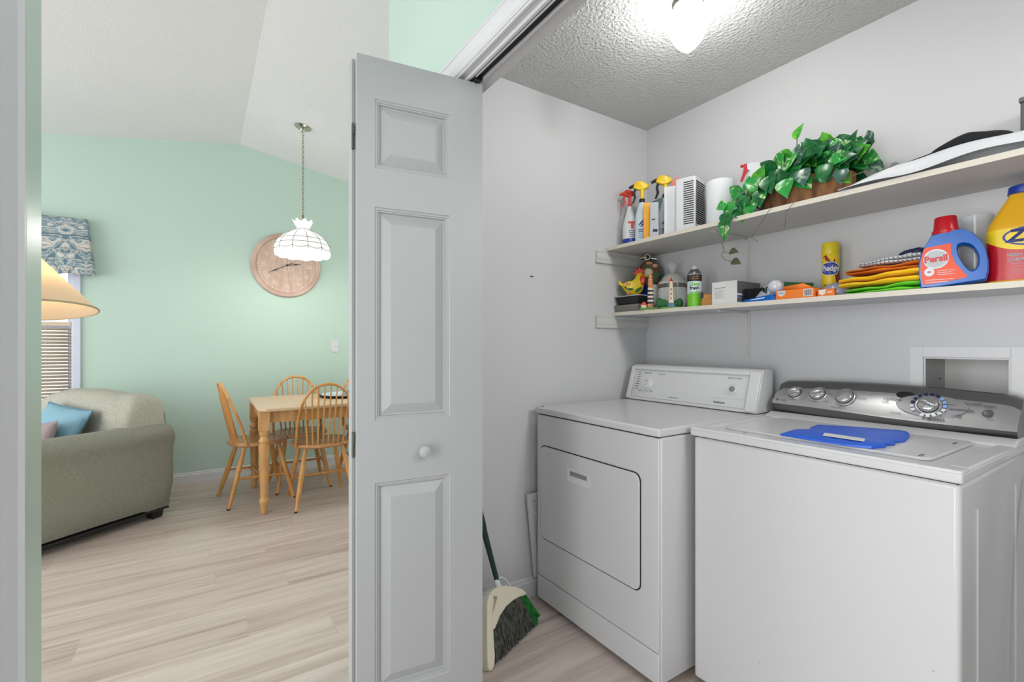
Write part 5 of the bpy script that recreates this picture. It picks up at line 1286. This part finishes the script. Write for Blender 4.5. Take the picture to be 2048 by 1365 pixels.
# windsor chairs
def make_chair(label, loc, rz):
    t = thing('dining_chair', label, 'chair', loc, rz, 'spindle-back chairs round the table')
    b = MB(); n = 40; so = []
    for j in range(n):
        a = 2*PI*j/n; c, s_ = math.cos(a), math.sin(a)
        x = .215*math.copysign(abs(c)**.75, c)*(1-.07*(s_ < 0)*abs(s_)); y = .205*math.copysign(abs(s_)**.8, s_)
        so.append((x, y))
    vs = []; fs = []
    for (k, z) in ((.90, .432), (.985, .440), (1.0, .452), (.985, .462), (.93, .466), (.6, .458), (.25, .455)):
        vs += [(p[0]*k, p[1]*k, z) for p in so]
    fs = [(i*n+j, i*n+(j+1) % n, (i+1)*n+(j+1) % n, (i+1)*n+j) for i in range(6) for j in range(n)]+[tuple(reversed(range(n))), tuple(range(6*n, 7*n))]
    b.add(vs, fs); b.build('seat', 'chairseat', t, smooth=50)
    tops = {}
    for sx in (-1, 1):
        for (ty, by_, bx_) in ((-.115, -.235, .215), (.12, .215, .205)):
            p0 = Vector((sx*.13, ty, .436)); p1 = Vector((sx*bx_, by_, .0))
            pts = [p0.lerp(p1, k) for k in (0, .15, .35, .6, .85, .98, 1)]
            b = MB(); b.tube(pts, [.013, .016, .019, .018, .014, .0125, .011], 12); b.build('leg', 'chair', t); tops[(sx, ty)] = (p0, p1)
    for sx in (-1, 1):
        b = MB(); f = tops[(sx, .12)]; r_ = tops[(sx, -.115)]; a = f[0].lerp(f[1], .56); c = r_[0].lerp(r_[1], .52)
        b.tube([a, a.lerp(c, .5), c], [.008, .0105, .008], 10); b.build('side_stretcher', 'chair', t)
    b = MB(); m_ = []
    for sx in (-1, 1):
        f = tops[(sx, .12)]; r_ = tops[(sx, -.115)]; m_.append(f[0].lerp(f[1], .56).lerp(r_[0].lerp(r_[1], .52), .5))
    b.tube([m_[0], m_[0].lerp(m_[1], .5), m_[1]], [.008, .0105, .008], 10); b.build('cross_stretcher', 'chair', t)
    # hoop in the leaning plane
    def hp(x, h): return Vector((x, -.150-.115*h/.46-.02*(1-(x/.2)**2)*(1 if h < .03 else 0), .462+h))
    H = [];  K = 28
    for i in range(K+1):
        a = PI*i/K; x = -.195*math.cos(a)*(1+.10*math.sin(a)**2); h = .455*math.sin(a)**.62
        y_in = .0
        H.append(hp(x, h)+Vector((0, .04*(1-math.sin(a)), -.012 if i in (0, K) else 0)))
    b = MB(); b.tube(H, .0105, 10); b.build('hoop', 'chair', t)
    def hh(x):
        best = 0
        for i in range(len(H)-1):
            if min(H[i].x, H[i+1].x) <= x <= max(H[i].x, H[i+1].x): k = (x-H[i].x)/(H[i+1].x-H[i].x+1e-9); best = max(best, H[i].lerp(H[i+1], k).z)
        return best-.462
    for i in range(8):
        xt = -.154+.044*i; xb = xt*.82; z = hh(xt)
        b = MB(); p0 = Vector((xb, -.158-.012*(1-(xb/.15)**2), .458)); p1 = hp(xt, z)
        b.tube([p0, p0.lerp(p1, .3), p0.lerp(p1, .7), p1], [.0062, .0075, .006, .0045], 8); b.build('spindle', 'chair', t)
    for k in tops.values():
        b = MB(); b.lathe([(.0112, 0), (.0118, .012)], 10, mtx=T(k[1].x, k[1].y, 0)); b.build('foot_pad', 'black', t)
    return t
c0 = make_chair('golden spindle-back chair at the head of the table, side view', (-4.25, .372, 0), 0.12)
def dup(root, loc, rz, label):
    r_ = root.copy(); COL.objects.link(r_); r_.location = loc; r_.rotation_euler = (0, 0, rz); r_['label'] = label
    for ch in list(root.children):
        c = ch.copy(); COL.objects.link(c); c.parent = r_
    return r_
dup(c0, (-3.918, .782, 0), PI/2, 'golden spindle-back chair turned away, in front of the table')
dup(c0, (-4.425, .714, 0), -PI/2, 'golden chair facing the hall across the table, beside clock wall')
dup(c0, (-4.425, 1.300, 0), -PI/2, 'golden chair across the table, half hidden by the closet door')

# pendant lamp
px_, py_ = -4.15, .691
t = thing('pendant_lamp', 'lit white scalloped glass pendant on chain above table', 'pendant lamp', (px_, py_, 1.925))
zc0 = zc(py_)-1.925
b = MB(); b.lathe([(.066, .0), (.064, -.010), (.045, -.022), (.02, -.03), (.010, -.045), (.0001, -.046)], 28, mtx=T(0, 0, zc0+.004) @ R(-.168, 'X')); b.build('canopy', 'nickel', t)
b = MB(); z = zc0-.045; k = 0
while z > .335:
    lk = []
    for j in range(10):
        a = 2*PI*j/10; rx, rz_ = .0075, .0135
        lk.append((rx*math.cos(a)*(1 if k % 2 else 0), rx*math.cos(a)*(0 if k % 2 else 1), z-.013+rz_*math.sin(a)))
    b.tube(lk, .0019, 5, closed=True); z -= .021; k += 1
b.build('chain', 'brass', t)
b = MB(); NS = 12
def scallop(p):
    a = math.atan2(p.y, p.x); r_ = math.hypot(p.x, p.y); f = .5+.5*math.cos(NS*a)
    fl = 1.0+.025*abs(math.cos(NS*a/2))-.0125
    dz = -.012*abs(math.sin(NS*a/2)) if p.z < .02 else 0
    return (p.x*fl, p.y*fl, p.z+dz)
b.lathe([(.205, .012), (.212, .030), (.212, .060), (.206, .085), (.185, .125), (.145, .165), (.095, .198), (.050, .216), (.040, .224)], 72, fn=scallop, cap=False)
b.lathe([(.040, .224), (.050, .245), (.075, .285)], 72, fn=lambda p: (p.x*(1+.10*math.cos(8*math.atan2(p.y, p.x))), p.y*(1+.10*math.cos(8*math.atan2(p.y, p.x))), p.z+(.010*math.cos(8*math.atan2(p.y, p.x)) if p.z > .26 else 0)), cap=False)
b.build('shade', 'pshade', t, smooth=60)
b = MB()
prS = [(.213, .030), (.213, .060), (.207, .085), (.186, .125), (.146, .165), (.096, .198), (.051, .217)]
for i in range(NS):
    a = 2*PI*i/NS+PI/NS*0; b.tube([(r_*1.012*math.cos(a), r_*1.012*math.sin(a), z) for r_, z in prS], .0018, 5)
for (r_, z) in ((.208, .088), (.186, .128)): b.tube([(r_*1.012*math.cos(2*PI*j/48), r_*1.012*math.sin(2*PI*j/48), z) for j in range(48)], .0016, 5, closed=True)
b.tube([(.216*math.cos(2*PI*j/96), .216*math.sin(2*PI*j/96), .055-.014*abs(math.sin(NS*PI*j/96))) for j in range(96)], .0016, 5, closed=True)
b.tube([(.042*math.cos(2*PI*j/24), .042*math.sin(2*PI*j/24), .224) for j in range(24)], .0025, 5, closed=True)
b.build('leading', 'brass', t)
b = MB(); b.lathe([(.013, .18), (.014, .13), (.028, .10), (.030, .08), (.02, .055), (.0001, .048)], 20, cap=False); b.tube([(0, 0, .17), (0, 0, .34)], .006, 8, 1); b.build('bulb', [glow('pendant_bulb_glow', (255, 246, 230), 6), 'brass'], t)
point('pendant_lamp_light', (px_, py_, 1.93), 7, .08, (1, .98, .94))

# wall clock
t = thing('wall_clock', 'round whitewashed wood clock with anchor and roman numerals', 'wall clock', (XF, .686, 1.970), 0)
CM = Matrix(((0, -1, 0, 0), (1, 0, 0, 0), (0, 0, 1, 0), (0, 0, 0, 1)))  # local x -> +y, -y -> +x
b = MB(); Rc = .305
b.lathe([(Rc, 0), (Rc, .022), (Rc-.006, .030), (Rc-.034, .032), (Rc-.040, .026), (Rc-.042, .016)], 64, mtx=T(.001, 0, 0) @ R(PI/2, 'Y'), cap=False); b.build('rim', 'clockrim', t)
b = MB(); b.lathe([(Rc-.040, 0), (Rc-.040, .018)], 64, mtx=T(.001, 0, 0) @ R(PI/2, 'Y')); b.build('face', 'clockwood', t, smooth=30)
b = MB(); fo = .0205
for i in range(60):
    a = 2*PI*i/60; rr_ = .248; s_ = .0042 if i % 5 else .006
    b.box(-s_, s_, -fo, -fo+.002, -s_, s_, mtx=CM @ T(rr_*math.sin(a), 0, rr_*math.cos(a)) @ R(a, 'Y'))
for i, s_ in enumerate(('XII', 'I', 'II', 'III', 'IV', 'V', 'VI', 'VII', 'VIII', 'IX', 'X', 'XI')):
    a = 2*PI*i/12; b.text(s_, .062, 0, mtx=CM @ T(.198*math.sin(a), -fo, .198*math.cos(a)) @ R(a, 'Y'), bold=.01, sx=.85, ext=.001)
b.build('numerals', 'clockwhite', t, smooth=0)
b = MB()
def ln(pts, w=.0028): b.tube([(x, -.0195, z) for x, z in pts], w, 6, mtx=CM)
ln([(-.012, .10), (-.012, -.055)]); ln([(.012, .10), (.012, -.055)]); ln([(-.012, .10), (-.034, .105), (-.034, .118), (.034, .118), (.034, .105), (.012, .10)])
ln([(.018*math.cos(j*PI/8), .140+.018*math.sin(j*PI/8)) for j in range(17)])
ln([(-.012, -.055), (-.05, -.045), (-.075, -.015), (-.095, -.03), (-.088, .02), (-.112, -.005), (-.118, -.05), (-.09, -.085), (-.045, -.112), (0, -.135), (.045, -.112), (.09, -.085), (.118, -.05), (.112, -.005), (.088, .02), (.095, -.03), (.075, -.015), (.05, -.045), (.012, -.055)])
for cx_, cz_ in ((-.112, .075), (.098, -.125), (.112, .075)):
    ln([(cx_+.016*math.cos(j*PI/8), cz_+.016*math.sin(j*PI/8)) for j in range(17)]); 
    for j in range(8): a = j*PI/4; ln([(cx_+.018*math.cos(a), cz_+.018*math.sin(a)), (cx_+.026*math.cos(a), cz_+.026*math.sin(a))], .002)
b.build('anchor_motif', 'clockwhite', t)
def hand(name, ang, ln_, tail, y):
    mb = MB(); mb.prism([(-.0025, -tail), (.0025, -tail), (.0022, ln_*.45), (.006, ln_*.62), (.002, ln_*.75), (.0008, ln_), (-.0008, ln_), (-.002, ln_*.75), (-.006, ln_*.62), (-.0022, ln_*.45)], y-.001, y+.001, mtx=CM @ R(ang, 'Y')); mb.build(name, 'black', t, smooth=0)
hand('hour_hand', 2*PI*(2.68/12), .13, .01, -.027); hand('minute_hand', 2*PI*(40.5/60), .19, .06, -.031)
b = MB(); b.lathe([(.008, .018), (.008, .034), (.0001, .035)], 16, mtx=R(PI/2, 'Y'), cap=False); b.build('hub', 'black', t)
# light switch
t = thing('light_switch', 'white toggle light switch plate on the green wall', 'light switch', (XF+.0005, 1.134, 1.192))
b = MB(); b.box(0, .006, -.035, .035, -.057, .057); b.build('plate', 'whitepl', t, bevel=.002)
b = MB(); b.box(.005, .008, -.006, .006, -.014, .014); b.box(.006, .018, -.004, .004, -.002, .008); b.build('toggle', 'whitepl', t)

# loveseat
SA = math.atan2(-.783, .622)
t = thing('sofa', 'sage green upholstered sofa set diagonally before the window', 'sofa', (-4.135, -.150, 0), SA)
SW = 1.10; SD = .98
def loft(mb, secs, mi=0):
    n = len(secs[0]); vs = [p for s_ in secs for p in s_]
    fs = [(i*n+j, i*n+(j+1) % n, (i+1)*n+(j+1) % n, (i+1)*n+j) for i in range(len(secs)-1) for j in range(n)]+[tuple(range(n)), tuple(reversed(range((len(secs)-1)*n, len(secs)*n)))]
    mb.add(vs, fs, mi)
def arm(sign):
    # section in (y, z), outer side at y=0, running along local x
    sec = [(0, .055), (.004, .20), (.004, .40), (.012, .50), (.026, .545), (.038, .58), (.038, .615), (.020, .650), (-.02, .668), (-.09, .670), (-.14, .655), (-.17, .62), (-.18, .56), (-.18, .055)]
    mb = MB(); secs = []
    for i in range(13):
        u = i/12; x = .0+SD*u
        e = 1-.03*max(0, (abs(2*u-1)-.85)/.15)**2
        zz = 1.0-.012*math.sin(PI*u)
        sag = .006*math.sin(u*7)
        s_ = []
        for (y, z) in sec:
            yy = (y+.004*math.sin(u*9+z*8))*sign; s_.append((x if z > .1 else x, yy*e if z > .1 else yy, z*(zz if z > .3 else 1)*(e if z > .5 else 1)))
        secs.append(s_)
    loft(mb, secs); return mb
arm(1).build('arm', 'sofa', t, subsurf=1, smooth=60)
ar = arm(-1); ar.build('arm', 'sofa', t, (.05, -SW, 0), subsurf=1, smooth=60)
b = MB(); b.box(.02, SD-.03, -SW+.18, -.18, .06, .30); b.build('base_frame', 'sofa', t, bevel=.02)
b = MB(); b.frustum((.015, .20, -SW+.02, -.02), .06, (.02, .14, -SW+.04, -.06), .74); b.build('back_frame', 'sofa', t, bevel=.03, seg=3)
b = MB(); b.ball((.56, -SW/2, .385), .42, SW/2-.175, .09, 32, 14, e=.35); b.build('seat_cushion', 'cushion', t)
b = MB()
def bc(u, v):
    a = 2*PI*u; bb = -PI/2+PI*v
    def sg(x, p): return math.copysign(abs(x)**p, x)
    y = -.515+.505*sg(math.sin(bb), .26); rr_ = max(0, abs(math.cos(bb)))**.26
    x = .20+.145*rr_*sg(math.cos(a), .75); z = .640+.245*rr_*sg(math.sin(a), .6)
    k = (y+.515)/.505
    z += (.016*math.sin(y*9+1)-.020*abs(k)**3)*(1 if z > .6 else 0)
    if z > .5: x += .010*math.sin(y*26+z*18)*max(0, k-.1)+.012*math.sin(z*30+y*12)*max(0, k)
    x -= .14*(z-.45)*.45
    return (x, y, z)
b.grid(bc, 56, 44); b.build('back_cushion', 'cushion', t, smooth=80)
for (x, y) in ((.10, -.075), (SD-.10, -.075), (.10, -SW+.075), (SD-.10, -SW+.075)):
    b = MB(); b.frustum((x-.03, x+.03, y-.03, y+.03), 0, (x-.04, x+.04, y-.04, y+.04), .06); b.build('foot', 'black', t)
b = MB(); b.box(.03, SD-.03, -SW+.03, -.03, .052, .062); b.build('underside', 'gap', t)
def pillow(name, label, loc, rot, w_, h_, d_, m_, piping=None):
    t = thing(name, label, 'pillow', loc); t.rotation_euler = rot
    b = MB()
    def pf(u, v, sgn):
        x = 2*u-1; z = 2*v-1; e = (1-abs(x)**2.4)*(1-abs(z)**2.4)
        pin = 1-.07*(1-abs(z)**2)*abs(x)**2; pin2 = 1-.07*(1-abs(x)**2)*abs(z)**2
        return (x*w_/2*pin, sgn*d_/2*max(e, 0)**.55, z*h_/2*pin2)
    b.grid(lambda u, v: pf(u, v, -1), 20, 20); b.grid(lambda u, v: pf(u, v, 1), 20, 20); b.build('cover', m_, t, smooth=80, weld=True)
    if piping:
        pts = [pf(i/16, 0, 0) for i in range(16)]+[pf(1, i/16, 0) for i in range(16)]+[pf(1-i/16, 1, 0) for i in range(16)]+[pf(0, 1-i/16, 0) for i in range(16)]
        b = MB(); b.tube(pts, .005, 6, closed=True); b.build('piping', piping, t)
    return t
pillow('throw_pillow', 'light blue throw pillow leaning on the sofa cushion', (-4.235, -.790, .660), (-.45, .10, .672), .44, .30, .13, 'bluepil', 'ltblue')
pillow('throw_pillow', 'small mauve pillow in front of the light blue pillow', (-4.075, -.850, .600), (-.40, -.15, .672), .24, .26, .09, 'mauve')

# floor lamp
lx_, ly_ = -2.675, -.610
t = thing('floor_lamp', 'floor lamp with cream cone shade beside the hall opening', 'floor lamp', (lx_, ly_, 0))
SHM = T(0, 0, 1.342) @ R(-.13, Vector((math.cos(2.0), math.sin(2.0), 0)))
b = MB(); b.lathe([(.240, .0), (.2385, .004), (.065, .225), (.062, .225), (.235, .004), (.240, 0)], 56, mtx=SHM, cap=False); b.build('lamp_shade', 'shade', t, smooth=40)
b = MB(); b.tube([tuple(SHM @ Vector((0.240*math.cos(2*PI*j/56), .240*math.sin(2*PI*j/56), .003))) for j in range(56)], .004, 6, closed=True); b.build('shade_trim', mat('shade_trim_tan', (176, 164, 134), .8), t)
b = MB(); pox, poy = -.19, -.29; b.tube([(pox, poy, .02), (pox, poy, 1.30), (pox*.9, poy*.9, 1.36), (pox*.1, poy*.1, 1.385), (0, 0, 1.40)], .010, 12); b.build('pole', 'brass', t)
b = MB(); b.lathe([(.13, 0), (.13, .012), (.03, .03), (.012, .05)], 32, mtx=T(pox, poy, 0)); b.build('base', 'brass', t)
b = MB(); b.lathe([(.012, 1.40), (.028, 1.44), (.030, 1.46), (.02, 1.485), (.0001, 1.49)], 16, cap=False); b.build('bulb', glow('warm_bulb_glow', (255, 224, 170), 4), t)
point('floor_lamp_light', (lx_, ly_, 1.50), 3.2, .02, (1, .86, .64))
